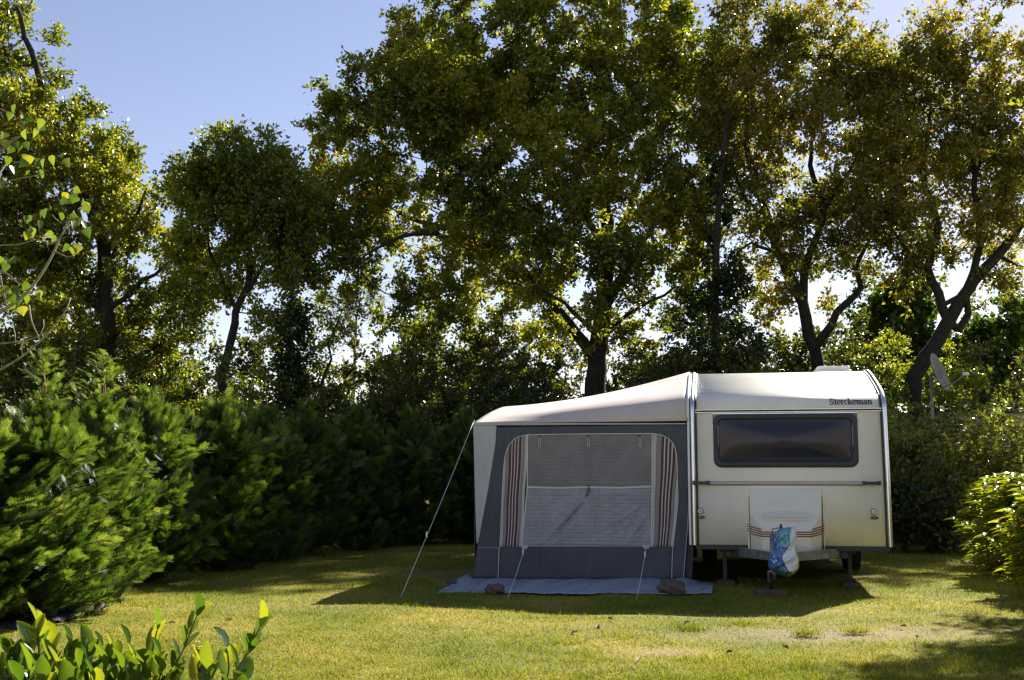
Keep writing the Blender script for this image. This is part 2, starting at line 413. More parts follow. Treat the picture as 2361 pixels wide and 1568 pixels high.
bp = N(nt, 'ShaderNodeBump', Strength=.9, Distance=.03); nt.links.new(noise(60, 6), bp.inputs['Height']); nt.links.new(bp.outputs[0], b.inputs['Normal'])
nt.links.new(b.outputs[0], out.inputs[0])

BARE = [(gr(1900, 1460)[:2], 1.7, .42, .88), (gr(1540, 1505)[:2], .35, .15, 1.0), (gr(1050, 1320)[:2], 1.1, .5, .8), (gr(1700, 1420)[:2], 1.5, .22, .55),
        (gr(1280, 1545)[:2], .8, .2, .5), (gr(30, 1490)[:2], .35, .6, .8), (gr(700, 1400)[:2], 1.2, .35, .4), (gr(1350, 1445)[:2], .9, .25, .4)]
def bare_at(x, y):
    v = np.zeros_like(x)
    for c, rx, ry, k in BARE: v = np.maximum(v, k * np.exp(-(((x - c[0]) / rx) ** 2 + ((y - c[1]) / ry) ** 2)))
    return v
def ground_z(x, y):
    near = np.exp(-((y - 10) / 14) ** 2)
    return near * .012 * (np.sin(x * 1.7 + y * .9) + np.sin(y * 2.3 - x * .6) + .7 * np.sin(x * 4.1) * np.sin(y * 3.7))
xs = np.concatenate([[-900, -300, -100, -40, -20], np.arange(-10, 12.01, .12), [20, 40, 100, 300, 900]])
ys = np.concatenate([[-600, -200, -60, -20, -5, 0, 2], np.arange(3, 24.01, .12), [28, 34, 50, 100, 300, 900, 2000]])
X, Y = np.meshgrid(xs, ys, indexing='ij'); Z = ground_z(X, Y)
V = np.stack([X, Y, Z], -1).reshape(-1, 3); nx, ny = len(xs), len(ys)
i, j = np.meshgrid(np.arange(nx - 1), np.arange(ny - 1), indexing='ij'); q = (i * ny + j).ravel()
me = np_mesh('lawn', V, np.stack([q, q + ny, q + ny + 1, q + 1], 1), smooth=True)
at_ = me.attributes.new('bare', 'FLOAT', 'POINT'); at_.data.foreach_set('value', bare_at(V[:, 0], V[:, 1]).astype(np.float32))
lawn = link('lawn', me, gm); lawn['kind'] = 'structure'; lawn['label'] = 'sunlit short lawn with dry patches'

# ---- grass blades
bm_, nt, out = newmat('grass_blade')
big, noise = ground_color(nt)
a = nt.nodes.new('ShaderNodeAttribute'); a.attribute_name = 'rnd'
r2 = ramp(nt, [(0, (.40, .50, .30)), (.30, (.80, .88, .6)), (.6, (1.15, 1.2, .75)), (.84, (1.45, 1.5, .8)), (.92, (1.8, 1.5, 1.0)), (1, (2.1, 1.7, 1.5))], a.outputs['Fac'])
mul = N(nt, 'ShaderNodeMix', data_type='RGBA', blend_type='MULTIPLY'); mul.inputs[0].default_value = 1
nt.links.new(big.outputs[0], mul.inputs[6]); nt.links.new(r2.outputs[0], mul.inputs[7])
b = N(nt, 'ShaderNodeBsdfPrincipled', Roughness=.6); b.inputs['Specular IOR Level'].default_value = .3
t = nt.nodes.new('ShaderNodeBsdfTranslucent'); nt.links.new(mul.outputs[2], b.inputs['Base Color']); nt.links.new(mul.outputs[2], t.inputs['Color'])
mxs = nt.nodes.new('ShaderNodeMixShader'); mxs.inputs[0].default_value = .45
nt.links.new(b.outputs[0], mxs.inputs[1]); nt.links.new(t.outputs[0], mxs.inputs[2]); nt.links.new(mxs.outputs[0], out.inputs[0])
CX, CY, RZ = 3.0, 12.0, -math.radians(10.5)
cR, sR = math.cos(RZ), math.sin(RZ)
def loc2w(p): return np.array([CX + p[0] * cR - p[1] * sR, CY + p[0] * sR + p[1] * cR, p[2]])
def w2loc(x, y): return ((x - CX) * cR + (y - CY) * sR, -(x - CX) * sR + (y - CY) * cR)
nb = 430000
yy = 5.9 + (24 - 5.9) * RNG.random(nb * 2) ** 2.0
xx = RNG.uniform(-.53, .53, nb * 2) * yy + 0.0
clump = .5 + .5 * np.sin(xx * 7 + 2 * np.sin(yy * 5)) * np.sin(yy * 8 + 1.5 * np.sin(xx * 6))
lx, ly = w2loc(xx, yy)
bare = bare_at(xx, yy)
ok = (RNG.random(nb * 2) < .45 + .55 * clump) & (RNG.random(nb * 2) > bare * 1.15)
ok &= ~((lx > -3.9) & (lx < -.55) & (ly > -.50) & (ly < 4)) & ~((lx > -1.2) & (lx < 1.1) & (ly > 1.2) & (ly < 4.5))
xx, yy, clump = xx[ok][:nb], yy[ok][:nb], clump[ok][:nb]
n = len(xx)
L = RNG.uniform(.014, .034, n) * (.75 + .6 * clump) * np.where(RNG.random(n) < .02, 2.0, 1)
lean = rdir(n); lean[:, 2] = np.abs(lean[:, 2]) * .6 + .55
D = unit(lean)
T_BL = (np.array([(0, .5, 0), (0, -.5, 0), (.6, .32, 0), (.6, -.32, 0), (1, 0, -.16)]), np.array([(0, 2, 1), (1, 2, 3), (2, 4, 3)]))
T_BL1 = (np.array([(0, .5, 0), (0, -.5, 0), (1, 0, -.1)]), np.array([(0, 2, 1)]))
P = np.stack([xx, yy, ground_z(xx, yy) - .002], 1)
g = leaves('grass', T_BL1, P, D, rdir(n), L, RNG.uniform(.0035, .0065, n) * np.maximum(1, yy / 9), RNG.random(n), bm_)
g['kind'] = 'stuff'; g['label'] = 'short grass blades over the lawn'; g['category'] = 'grass'
# tufts that stand up, part of the same ground cover
tx = []; 
for (xd, yd, k, rad) in [(1610, 1523, 1, .22), (1430, 1470, 1, .2), (1860, 1462, 1, .12), (1975, 1458, 1, .12), (1590, 1452, 1, .16), (870, 1262, 1, .4), (1720, 1440, 1, .15), (2030, 1545, 1, .25), (1480, 1395, 1, .12),
                         (250, 1415, 1, .3), (330, 1395, 1, .3), (1300, 1480, 1, .2), (2090, 1250, 1, .3), (460, 1415, 1, .25), (1180, 1555, 1, .3), (2250, 1540, 1, .3)]:
    c = gr(xd, yd); m = 300
    p = np.stack([c[0] + RNG.normal(size=m) * rad * .5, c[1] + RNG.normal(size=m) * rad * .4, np.zeros(m)], 1); tx.append(p)
p = np.concatenate(tx); m = len(p); dd = rdir(m); dd[:, 2] = np.abs(dd[:, 2]) + .5
g2 = leaves('tall_grass', T_BL, p, dd, rdir(m), RNG.uniform(.025, .065, m), RNG.uniform(.004, .007, m), .35 + RNG.random(m) * .5, bm_)
g2['kind'] = 'stuff'; g2['label'] = 'scattered longer grass tufts on the lawn'; g2['category'] = 'grass'

# ================================================================ caravan
M['cream'] = solid('caravan_cream', (.91, .86, .74), .38, noise=.045, nscale=2.2, streak=.10)
M['cream2'] = solid('locker_cream', (.90, .85, .68), .28, noise=.05, nscale=3, streak=.08)
M['alu'] = solid('aluminium_trim', (.78, .78, .78), .28, 1.0, noise=.06)
M['rubber'] = solid('black_rubber', (.022, .022, .024), .5)
M['navy'] = solid('window_rubber_frame', (.038, .042, .058), .55)
M['blackpl'] = solid('black_plastic', (.018, .016, .016), .35)
M['steel'] = solid('galvanised_steel', (.30, .30, .28), .6, .6, noise=.3, nscale=14)
M['dkmetal'] = solid('dark_underframe', (.05, .05, .045), .7, noise=.3)
M['redline'] = solid('red_brown_line', (.30, .075, .045), .5)
M['white'] = solid('white_plastic', (.82, .82, .80), .35, noise=.03)
M['ink'] = solid('dark_grey_lettering', (.045, .052, .050), .5, noise=.05)
M['tyre'] = solid('tyre_rubber', (.02, .02, .02), .85)
M['wood'] = solid('weathered_wood', (.10, .065, .042), .85, noise=.35, nscale=12)
M['amber'] = solid('smoked_lens', (.16, .14, .12), .15, noise=.2)
M['grey'] = solid('grey_panel', (.22, .22, .21), .6)
m, nt, out = newmat('tinted_acrylic')
b = N(nt, 'ShaderNodeBsdfPrincipled', Roughness=.10); b.inputs['Base Color'].default_value = (.028, .028, .050, 1)
b.inputs['Specular IOR Level'].default_value = .5; b.inputs['IOR'].default_value = 1.33
nt.links.new(b.outputs[0], out.inputs[0]); M['tint'] = m

def lm(sx, sy, yl):                    # sight line through a source pixel, met with the upright plane local y = yl of the caravan
    d = ray(*src2d(sx, sy)); n = np.array([-sR, cR]); p0 = np.array([CX, CY]) + n * yl
    t = np.dot(n, p0) / np.dot(n, d[:2]); q = CAM + d * t
    x, y = w2loc(q[0], q[1]); return np.array([x, yl, q[2]])
def c2(cx, cy, yl=0.0): return lm(2650 + cx / 1.493, 1400 + cy / 1.493, yl)
def a1(cx, cy, yl=0.03): return lm(1700 + cx / 1.479, 1440 + cy / 1.479, yl)

HW = 1.02
ztop, zbot = 2.455, c2(750, 1170)[2]
prof = [(0, zbot), (0, .9), (0.005, 1.2), (.03, 1.6), (.05, 1.90)]
seamz = c2(750, 355)[2]
prof += [(.054, 1.93), (.062, 1.965), (.080, 2.00), (.112, 2.035), (.17, 2.075), (.28, 2.125), (.45, 2.185), (.65, 2.25), (.90, 2.33), (1.12, 2.39), (1.3, 2.43)]
prof += [(1.6, ztop), (2.6, ztop + .005), (3.9, ztop), (4.3, ztop - .05), (4.55, 2.15), (4.65, 1.8), (4.7, 1.1), (4.7, zbot)]
PR = np.array(prof)
def front_y(z): return float(np.interp(z, PR[:16, 1], PR[:16, 0]))
cav = empty('caravan', 'cream touring caravan parked on the lawn with its dark front window facing the camera', 'caravan', (CX, CY, 0), RZ)
mb = MB()
nP = len(prof)
L_ = [mb.bm.verts.new((-HW, p[0], p[1])) for p in prof]; R_ = [mb.bm.verts.new((HW, p[0], p[1])) for p in prof]
for k in range(nP):
    f = mb.bm.faces.new((L_[k], R_[k], R_[(k + 1) % nP], L_[(k + 1) % nP])); f.smooth = k < nP - 1
mb.bm.faces.new(L_[::-1]); mb.bm.faces.new(R_)
body = mb.build('body', M['cream'], cav)
def normals(P):
    T = unit(np.gradient(P, axis=0)); return np.stack([-T[:, 1], T[:, 0]], 1)
def strip(name, x0, x1, o0, o1, mat, P=PR, parent=cav, bulge=0, a=0, b=None):
    P = P[a:b]; Nn = normals(P)
    # outward normal points to negative y at the front
    prof_ = [(x0, o0), (x0, o1), ((x0 + x1) / 2, o1 + bulge), (x1, o1), (x1, o0)]
    mb = MB(); rows = [[mb.bm.verts.new((x, p[0] + n[0] * o, p[1] + n[1] * o)) for x, o in prof_] for p, n in zip(P, Nn)]
    for r0, r1 in zip(rows[:-1], rows[1:]):
        for k in range(4):
            f = mb.bm.faces.new((r0[k], r0[k + 1], r1[k + 1], r1[k])); f.smooth = True
    return mb.build(name, mat, parent)
dense = []
for k in range(nP - 1):
    for t in (0, .5): dense.append(PR[k] * (1 - t) + PR[k + 1] * t)
dense.append(PR[-1]); PD_ = np.array(dense)
for s in (-1, 1):
    strip('corner_trim', s * (HW + .002) - .022, s * (HW + .002) + .022, -.012, .014, M['alu'], PD_, bulge=.012)
    strip('trim_seal', s * (HW - .034) - .009, s * (HW - .034) + .009, -.004, .008, M['rubber'], PD_, bulge=.003)
# awning rail on the left
strip('awning_rail', -HW - .062, -HW - .034, -.01, .012, M['white'], PD_, bulge=.006)

def hbar(name, cx0, cx1, cyc, h, proud, mat, z=None, parent=cav, x0=None, x1=None):
    z = c2(750, cyc)[2] if z is None else z; h = h
    xa = c2(cx0, cyc)[0] if x0 is None else x0; xb = c2(cx1, cyc)[0] if x1 is None else x1
    y = front_y(z); mb = MB(); mb.box(xa, xb, y - proud, y + .01, z - h / 2, z + h / 2, bev=min(h, proud) * .25); return mb.build(name, mat, parent)
hbar('seam_trim', 0, 0, 354, .012, .013, M['alu'], x0=-HW + .03, x1=HW - .03, z=seamz + .006)
hbar('seam_gasket', 0, 0, 361, .014, .009, M['rubber'], x0=-HW + .03, x1=HW - .03, z=seamz - .008)
hbar('seam_trim', 0, 0, 370, .010, .013, M['alu'], x0=-HW + .03, x1=HW - .03, z=seamz - .021)
# waist band
zb = c2(750, 797)[2]
for dz, h, mt, pr in ((.019, .0045, 'dkmetal', .012), (.0115, .008, 'white', .014), (.004, .005, 'redline', .012), (-.004, .008, 'white', .014), (-.0115, .005, 'redline', .012), (-.018, .0045, 'dkmetal', .012)):
    hbar('waist_line', 280, 1190, 0, h, pr, M[mt], z=zb + dz, x0=c2(280, 797)[0], x1=c2(1190, 797)[0])
# front window
wo0 = c2(307, 702, .02); wo1 = c2(1160, 379, .02); wi0 = c2(343, 660, .0); wi1 = c2(1120, 413, .0)
wx0, wz0, wx1, wz1 = wo0[0], wo0[2], wo1[0], wo1[2]
mb = MB(); mb.box(wx0 - .004, wx1 + .004, .01, .07, wz1 - .10, wz1 + .004); mb.build('window_recess', M['grey'], cav)
hbar('window_gutter', 0, 0, 0, .014, .022, M['alu'], z=wz1 + .012, x0=wx0 - .006, x1=wx1 + .006)
mb = MB(); mb.ring(rrect(wx0, wz0, wx1, wz1, .085), rrect(wi0[0], wi0[2], wi1[0], wi1[2], .045), -.035, .06)
wf = mb.build('front_window', M['navy'], cav)
ci = rrect(wi0[0] - .002, wi0[2] - .002, wi1[0] + .002, wi1[2] + .002, .045, 10); cc = ((wi0[0] + wi1[0]) / 2, (wi0[2] + wi1[2]) / 2)
mb = MB(); rings = []
for t in np.linspace(.02, 1, 16):
    rings.append([mb.bm.verts.new((cc[0] + (p[0] - cc[0]) * t, -.008 - .030 * (1 - ((p[0] - cc[0]) * t / (ci[0][0] - cc[0])) ** 2) * (1 - ((p[1] - cc[1]) * t / (ci[5][1] - cc[1] + .012)) ** 2), cc[1] + (p[1] - cc[1]) * t)) for p in ci])
for a_, b_ in zip(rings[:-1], rings[1:]):
    for k in range(len(ci)):
        f = mb.bm.faces.new((a_[k], b_[k], b_[(k + 1) % len(ci)], a_[(k + 1) % len(ci)])); f.smooth = True
f = mb.bm.faces.new(rings[0]); f.smooth = True
mb.build('pane', M['tint'], wf)
for cx in (331, 1133):
    p = c2(cx, 450, -.035); q_ = c2(cx, 570, -.035); mb = MB(); mb.box(p[0] - .006, p[0] + .006, -.048, -.03, q_[2], p[2], bev=.003); mb.build('window_stay', M['grey'], wf)
    mb = MB(); q_ = c2(cx, 585, -.035); mb.box(q_[0] - .012, q_[0] + .012, -.05, -.03, q_[2] - .02, q_[2] + .02, bev=.005); mb.build('stay_knob', M['blackpl'], wf)
for cx in (412, 735, 1045):
    q_ = c2(cx, 683, -.035); mb = MB(); mb.box(q_[0] - .022, q_[0] + .022, -.045, -.02, q_[2] - .013, q_[2] + .013, bev=.004); mb.build('window_catch', M['blackpl'], wf)
# grab handles
for x0c, x1c, cy in ((180, 280, 793), (1193, 1302, 795)):
    a_ = c2(x0c, cy); b_ = c2(x1c, cy); mb = MB(); z = a_[2]
    pts = [(a_[0] + .0, z), (a_[0], z + .022), (a_[0] + .03, z + .022), (a_[0] + .045, z + .013), (b_[0] - .045, z + .013), (b_[0] - .03, z + .022), (b_[0], z + .022), (b_[0], z - .022), (b_[0] - .03, z - .022), (b_[0] - .045, z - .013), (a_[0] + .045, z - .013), (a_[0] + .03, z - .022), (a_[0], z - .022)]
    mb.prism([(p[0], p[1]) for p in pts], -.055, -.025, bev=.004); mb.box(a_[0] + .004, a_[0] + .028, -.03, .01, z - .018, z + .018); mb.box(b_[0] - .028, b_[0] - .004, -.03, .01, z - .018, z + .018)
    mb.build('grab_handle', M['blackpl'], cav)
# reflectors and marker lamps
for cx, cy in ((226, 961), (1264, 966)):
    p = c2(cx, cy); mb = MB(); mb.cyl((p[0], 0, p[2]), .027, .0, -.012); o = mb.build('reflector', M['white'], cav)
    mb = MB(); mb.cyl((p[0], 0, p[2]), .0245, -.0125, -.016, r1=.019); mb.build('reflector_lens', M['white'], o)
    mb = MB(); mb.cyl((p[0], 0, p[2]), .008, -.0165, -.020, 12); mb.build('screw', M['blackpl'], o)
    mb = MB(); mb.cyl((p[0], 0, p[2]), .032, .0, -.008); mb.build('reflector_rim', M['dkmetal'], o)
for cx, cy in ((228, 998), (1266, 1003)):
    p = c2(cx, cy); el = [(p[0] + .042 * math.cos(t) , p[2] + .016 * math.sin(t)) for t in np.linspace(0, 2 * math.pi, 24, endpoint=False)]
    mb = MB(); mb.prism(el, -.02, .005, bev=.003); o = mb.build('marker_light', M['blackpl'], cav)
    el = [(p[0] + .028 * math.cos(t), p[2] - .001 + .0095 * math.sin(t)) for t in np.linspace(0, 2 * math.pi, 20, endpoint=False)]
    mb = MB(); mb.prism(el, -.026, -.018, bev=.002); mb.build('lens', M['amber'], o)
# lettering --------------------------------------------------------
def arc(cx, cz, rx, rz, a0, a1, n=14): return [(cx + rx * math.cos(math.radians(a0 + (a1 - a0) * k / n)), cz + rz * math.sin(math.radians(a0 + (a1 - a0) * k / n))) for k in range(n + 1)]
ST, TH = .27, .13
GL = {'S': (1.0, [(arc(.47, 1.04, .33, .33, 35, 225) + arc(.47, .42, .36, .34, 60, -145), .22), ([(.80, 1.42), (.80, 1.0)], .1), ([(.10, .02), (.10, .46)], .1)]),
      't': (.62, [([(.30, 1.28), (.30, .3)] + arc(.48, .26, .18, .2, 180, 290), .25), ([(.02, .95), (.60, .95)], TH)]),
      'e': (.84, [(arc(.44, .50, .32, .43, 0, 310), .2), ([(.12, .54), (.80, .54)], .12)]),
      'r': (.74, [([(.27, .06), (.27, .98)], ST), ([(.02, .065), (.56, .065)], TH), ([(.04, .93), (.27, .93)], TH), (arc(.56, .70, .24, .24, 165, 50), .2)]),
      'c': (.82, [(arc(.44, .50, .32, .43, 48, 312), .2), ([(.63, .78), (.66, .70)], .22)]),
      'k': (1.06, [([(.26, .06), (.26, 1.42)], ST), ([(.02, .065), (.50, .065)], TH), ([(.03, 1.38), (.26, 1.38)], TH), ([(.36, .45), (.82, .93)], .13), ([(.52, .56), (.86, .06)], .27), ([(.62, .935), (1.0, .935)], TH), ([(.66, .065), (1.08, .065)], TH)]),
      'm': (1.56, [([(.27, .06), (.27, .98)], ST), ([(.76, .06), (.76, .7)], ST), ([(1.26, .06), (1.26, .7)], ST), ([(.02, .065), (.50, .065)], TH), ([(.56, .065), (.98, .065)], TH), ([(1.05, .065), (1.52, .065)], TH), ([(.03, .93), (.27, .93)], TH), (arc(.52, .64, .24, .28, 165, 0), .2), (arc(1.02, .64, .24, .28, 165, 0), .2)]),
      'a': (.92, [(arc(.40, .68, .24, .25, 165, 0), .18), ([(.64, .70), (.64, .16)] + arc(.74, .16, .10, .1, 180, 300, 5), .24), (arc(.36, .27, .22, .22, 60, 330), .17)]),
      'n': (1.08, [([(.27, .06), (.27, .98)], ST), ([(.78, .06), (.78, .7)], ST), ([(.02, .065), (.50, .065)], TH), ([(.57, .065), (1.04, .065)], TH), ([(.03, .93), (.27, .93)], TH), (arc(.53, .64, .25, .28, 165, 0), .2)])}
def ribbon(path, w):
    P = np.array(path, float)
    if len(P) == 2: P = np.array([P[0] * (1 - t) + P[1] * t for t in (0, .5, 1)])
    T = unit(np.gradient(P, axis=0)); n_ = np.stack([-T[:, 1], T[:, 0]], 1) * w / 2
    return P + n_, P - n_
def write(mb, text, fn, kern=.93, depth=.002):
    x = 0
    for ch in text:
        adv, strokes = GL[ch]
        for k, (path, wd) in enumerate(strokes):
            A, B = ribbon([(p[0] + x, p[1]) for p in path], wd)
            dz = depth * (1 + .12 * k)
            va = [mb.bm.verts.new(fn(p, dz)) for p in A]; vb = [mb.bm.verts.new(fn(p, dz)) for p in B]
            wa = [mb.bm.verts.new(fn(p, -.0005)) for p in A]; wb = [mb.bm.verts.new(fn(p, -.0005)) for p in B]
            m_ = len(va)
            for i in range(m_ - 1):
                mb.bm.faces.new((va[i], va[i + 1], vb[i + 1], vb[i])); mb.bm.faces.new((va[i], wa[i], wa[i + 1], va[i + 1])); mb.bm.faces.new((vb[i], vb[i + 1], wb[i + 1], wb[i]))
            for e in (0, m_ - 1): mb.bm.faces.new((va[e], vb[e], wb[e], wa[e]))
        x += adv * kern
    return x
def textlen(t, kern=.93): return sum(GL[c][0] for c in t) * kern
pl = c2(998, 328, .065); pr_ = c2(1253, 322, .065)
u = (pr_[0] - pl[0]) / textlen('Sterckeman'); zt = (pl[2] + pr_[2]) / 2; hsc = u * .98
mb = MB(); write(mb, 'Sterckeman', lambda p, d: (pl[0] + p[0] * u, front_y(zt + p[1] * hsc) - .003 - d, zt + p[1] * hsc))
mb.build('lettering', M['ink'], cav)

# gas locker ---------------------------------------------------------
D0, D1, D2, D3 = -.035, -.20, -.42, -.45
tl, tr_ = c2(515, 830, D0), c2(950, 830, D0)
l1, r1 = c2(525, 975, D1 + .02), c2(950, 975, D1 + .02)
l2, r2 = c2(597, 1070, D2), c2(888, 1070, D2)
l3, r3 = c2(600, 1222, D3), c2(886, 1225, D3)
l4, r4 = c2(531, 1212, D1), c2(950, 1214, D1)
zl = l4[2]
mb = MB(); mb.prism([(tl[0] - .004, tl[2] + .008), (tr_[0] + .004, tr_[2] + .008), (r4[0] + .025, r4[2] - .006), (l4[0] - .025, l4[2] - .006)], -.006, .002); mb.build('locker_seal', M['cream2'], cav)
lk = MB(); vb_ = {}
def V_(p): 
    return lk.bm.verts.new(tuple(p))
TLf, TRf, L1, R1, L2, R2, L3, R3, L4, R4 = [V_(p) for p in (tl, tr_, l1, r1, l2, r2, l3, r3, l4, r4)]
TLb, TRb = V_((tl[0], .0, tl[2] + .004)), V_((tr_[0], .0, tr_[2] + .004)); BLb, BRb = V_((l4[0], .0, zl)), V_((r4[0], .0, zl))
for f in ((TLf, TRf, R1, R2, L2, L1), (L2, R2, R3, L3), (L1, L2, L3, L4), (R1, R4, R3, R2), (TLb, TLf, L1, L4, BLb), (TRb, BRb, R4, R1, TRf), (TLb, TRb, TRf, TLf), (L3, R3, R4, BRb, BLb, L4)):
    lk.bm.faces.new(f)
bmesh.ops.triangulate(lk.bm, faces=[f for f in lk.bm.faces if len(f.verts) > 4])
bmesh.ops.recalc_face_normals(lk.bm, faces=lk.bm.faces)
es = [e for e in lk.bm.edges if len(e.link_faces) == 2 and e.calc_face_angle(0) > .12]
bmesh.ops.bevel(lk.bm, geom=es, offset=.009, segments=2, affect='EDGES', profile=.5)
for f in lk.bm.faces: f.smooth = False
locker = lk.build('gas_locker', M['cream2'], cav)
try:
    locker.data.set_sharp_from_angle(angle=math.radians(35))
except Exception: pass
for (cxa, cxb, s) in ((503, 523, -1), (953, 970, 1)):
    p = c2(cxa, 868, -.05); q_ = c2(cxb, 1203, -.05)
    mb = MB(); mb.box(p[0], q_[0], -.09, .005, q_[2], p[2], bev=.008); fl = mb.build('locker_flange', M['cream2'], locker)
    for cy in (930, 1016, 1100):
        z = c2(cxa, cy, -.09)[2]; mb = MB(); mb.cyl(((p[0] + q_[0]) / 2, 0, z), .004, -.088, -.094, 10); mb.build('rivet', M['dkmetal'], fl)
def lerp(a, b, t): return a + (b - a) * t
for k in range(4):
    t = .03 + .085 * k
    A = lerp(l2, l3, t) ; B = lerp(r2, r3, t)
    if k < 4:
        E0 = l1 + (l4 - l1) * (.33 + .062 * k); E1 = r1 + (r4 - r1) * (.33 + .062 * k)
        path = [E0 + [.0, .0, 0], A, B, E1]
        if k == 0: path = [E0, lerp(E0, A, .93)], [lerp(E1, B, .93), E1]
        else: path = [path]
        for pp in path:
            mb = MB(); pts = []
            for i in range(len(pp) - 1):
                for q in np.linspace(0, 1, 8)[(1 if i else 0):]: pts.append(lerp(pp[i], pp[i + 1], q))
            w_ = .0062
            va = []; vb2 = []
            for p in pts:
                o = np.array([0, -.004, 0]); 
                if p[0] < l2[0]: o = np.array([-.003, -.003, 0])
                if p[0] > r2[0]: o = np.array([.003, -.003, 0])
                va.append(mb.bm.verts.new(p + o + [0, 0, w_])); vb2.append(mb.bm.verts.new(p + o - [0, 0, w_]))
            for i in range(len(va) - 1): mb.bm.faces.new((va[i], va[i + 1], vb2[i + 1], vb2[i]))
            o = mb.build('locker_stripe', M['redline'], locker, solid_=.003)
    for xa, xb in ((504, 520), (955, 968)):
        cy = 1041 + 13 * k; p = c2(xa, cy, -.092); q_ = c2(xb, cy, -.092)
        mb = MB(); mb.box(p[0], q_[0], -.0925, -.089, p[2] - .0045, p[2] + .0045); mb.build('locker_stripe', M['redline'], locker)
# horizontal mould line and badge embossed on the locker's slope
pa, pb = lerp(l2, l3, .40), lerp(r2, r3, .40); mb = MB(); mb.box(pa[0], pb[0], pa[1] - .005, pa[1] + .01, pa[2] - .003, pa[2] + .003, bev=.001); mb.build('mould_line', M['cream2'], locker)
nrm = unit(np.cross(tr_ - tl, l2 - tl)); nrm = nrm if nrm[1] < 0 else -nrm
def slope_pt(x, z, d): 
    y = tl[1] - (nrm[0] * (x - tl[0]) + nrm[2] * (z - tl[2])) / nrm[1]
    return np.array([x, y, z]) + nrm * d
def slope_px(cx, cy):
    yl = -.2
    for _ in range(6): p = c2(cx, cy, yl); yl = slope_pt(p[0], p[2], 0)[1]
    return p
b0, b1 = slope_px(604, 1012), slope_px(865, 962)
o_, i_ = rrect(b0[0], b0[2], b1[0], b1[2], .028), rrect(b0[0] + .008, b0[2] + .008, b1[0] - .008, b1[2] - .008, .021)
mb = MB(); ro = [mb.bm.verts.new(slope_pt(p[0], p[1], -.002)) for p in o_]; rm = [mb.bm.verts.new(slope_pt(p[0] * .5 + q[0] * .5, p[1] * .5 + q[1] * .5, .007)) for p, q in zip(o_, i_)]; ri = [mb.bm.verts.new(slope_pt(p[0], p[1], -.002)) for p in i_]
for A_, B_ in ((ro, rm), (rm, ri)):
    for k in range(len(o_)): mb.bm.faces.new((A_[k], A_[(k + 1) % len(o_)], B_[(k + 1) % len(o_)], B_[k]))
mb.build('badge_rim', M['cream2'], locker)
u2 = (b1[0] - b0[0] - .07) / textlen('Sterckeman'); hz = (b1[2] - b0[2]) * .52 / 1.42
mb = MB(); write(mb, 'Sterckeman', lambda p, d: tuple(slope_pt(b0[0] + .035 + p[0] * u2, b0[2] + (b1[2] - b0[2]) * .25 + p[1] * hz, d)), depth=.0028); mb.build('badge_lettering', M['cream2'], locker)

# roof vent, underframe
p0 = c2(910, 135, 2.0); p1 = c2(1118, 105, 2.0)
mb = MB(); mb.box(p0[0], p1[0], 1.8, 2.45, ztop - .02, ztop + .055, bev=.02); mb.box(p0[0] + .012, p1[0] - .012, 1.83, 2.42, ztop + .05, max(ztop + .10, p1[2]), bev=.025)
rv = mb.build('roof_vent', M['white'], cav)
for k in (1, 2, 3):
    mb = MB(); x = p0[0] + (p1[0] - p0[0]) * k / 4; mb.box(x - .012, x + .012, 1.815, 1.84, ztop + .055, max(ztop + .108, p1[2] + .008), bev=.004); mb.build('vent_rib', M['white'], rv)
hbar('floor_rail', 0, 0, 0, .05, .004, M['dkmetal'], z=zbot - .02, x0=-HW + .01, x1=HW - .01)
mb = MB()
for s in (-1, 1): mb.box(s * .55 - .03, s * .55 + .03, .05, 4.5, zbot - .13, zbot - .045)
for y in (.3, 1.6, 2.9, 4.2): mb.box(-.52, .52, y, y + .05, zbot - .12, zbot - .05)
mb.box(-HW + .05, HW - .05, .04, 4.66, zbot - .044, zbot - .01)
mb.build('chassis', M['dkmetal'], cav)
HIT = -1.0; HX = float(lm(3060 + 470 / 6.53, 2080 + 900 / 6.53, -1.02)[0])
mb = MB()
for s in (-1, 1):
    A = np.array([s * .62, .30]); B = np.array([HX + s * .04, HIT]); d = unit(B - A); nn_ = np.array([-d[1], d[0]]) * .022
    z0, z1, z2, z3 = zbot - .13, zbot - .03, zbot - .09, zbot - .01
    ps = []
    for (P_, za, zb_) in ((A, z0, z1), (B, z2, z3)):
        for o in (nn_, -nn_): ps.append((P_[0] + o[0], P_[1] + o[1], za)); ps.append((P_[0] + o[0], P_[1] + o[1], zb_))
    v = [mb.bm.verts.new(p) for p in ps]
    for f in ((0, 1, 3, 2), (4, 6, 7, 5), (0, 4, 5, 1), (2, 3, 7, 6), (1, 5, 7, 3), (0, 2, 6, 4)): mb.bm.faces.new([v[i] for i in f])
mb.box(-.35, .35, -.32, -.28, zbot - .105, zbot - .055)
mb.build('drawbar', M['steel'], cav)
mb = MB(); mb.box(HX - .04, HX + .04, HIT - .08, HIT + .12, zbot - .075, zbot + .01, bev=.015); mb.tube([(HX, HIT, zbot), (HX, HIT - .02, zbot + .10), (HX - .01, HIT + .03, zbot + .27)], .012); mb.build('coupling', M['dkmetal'], cav)
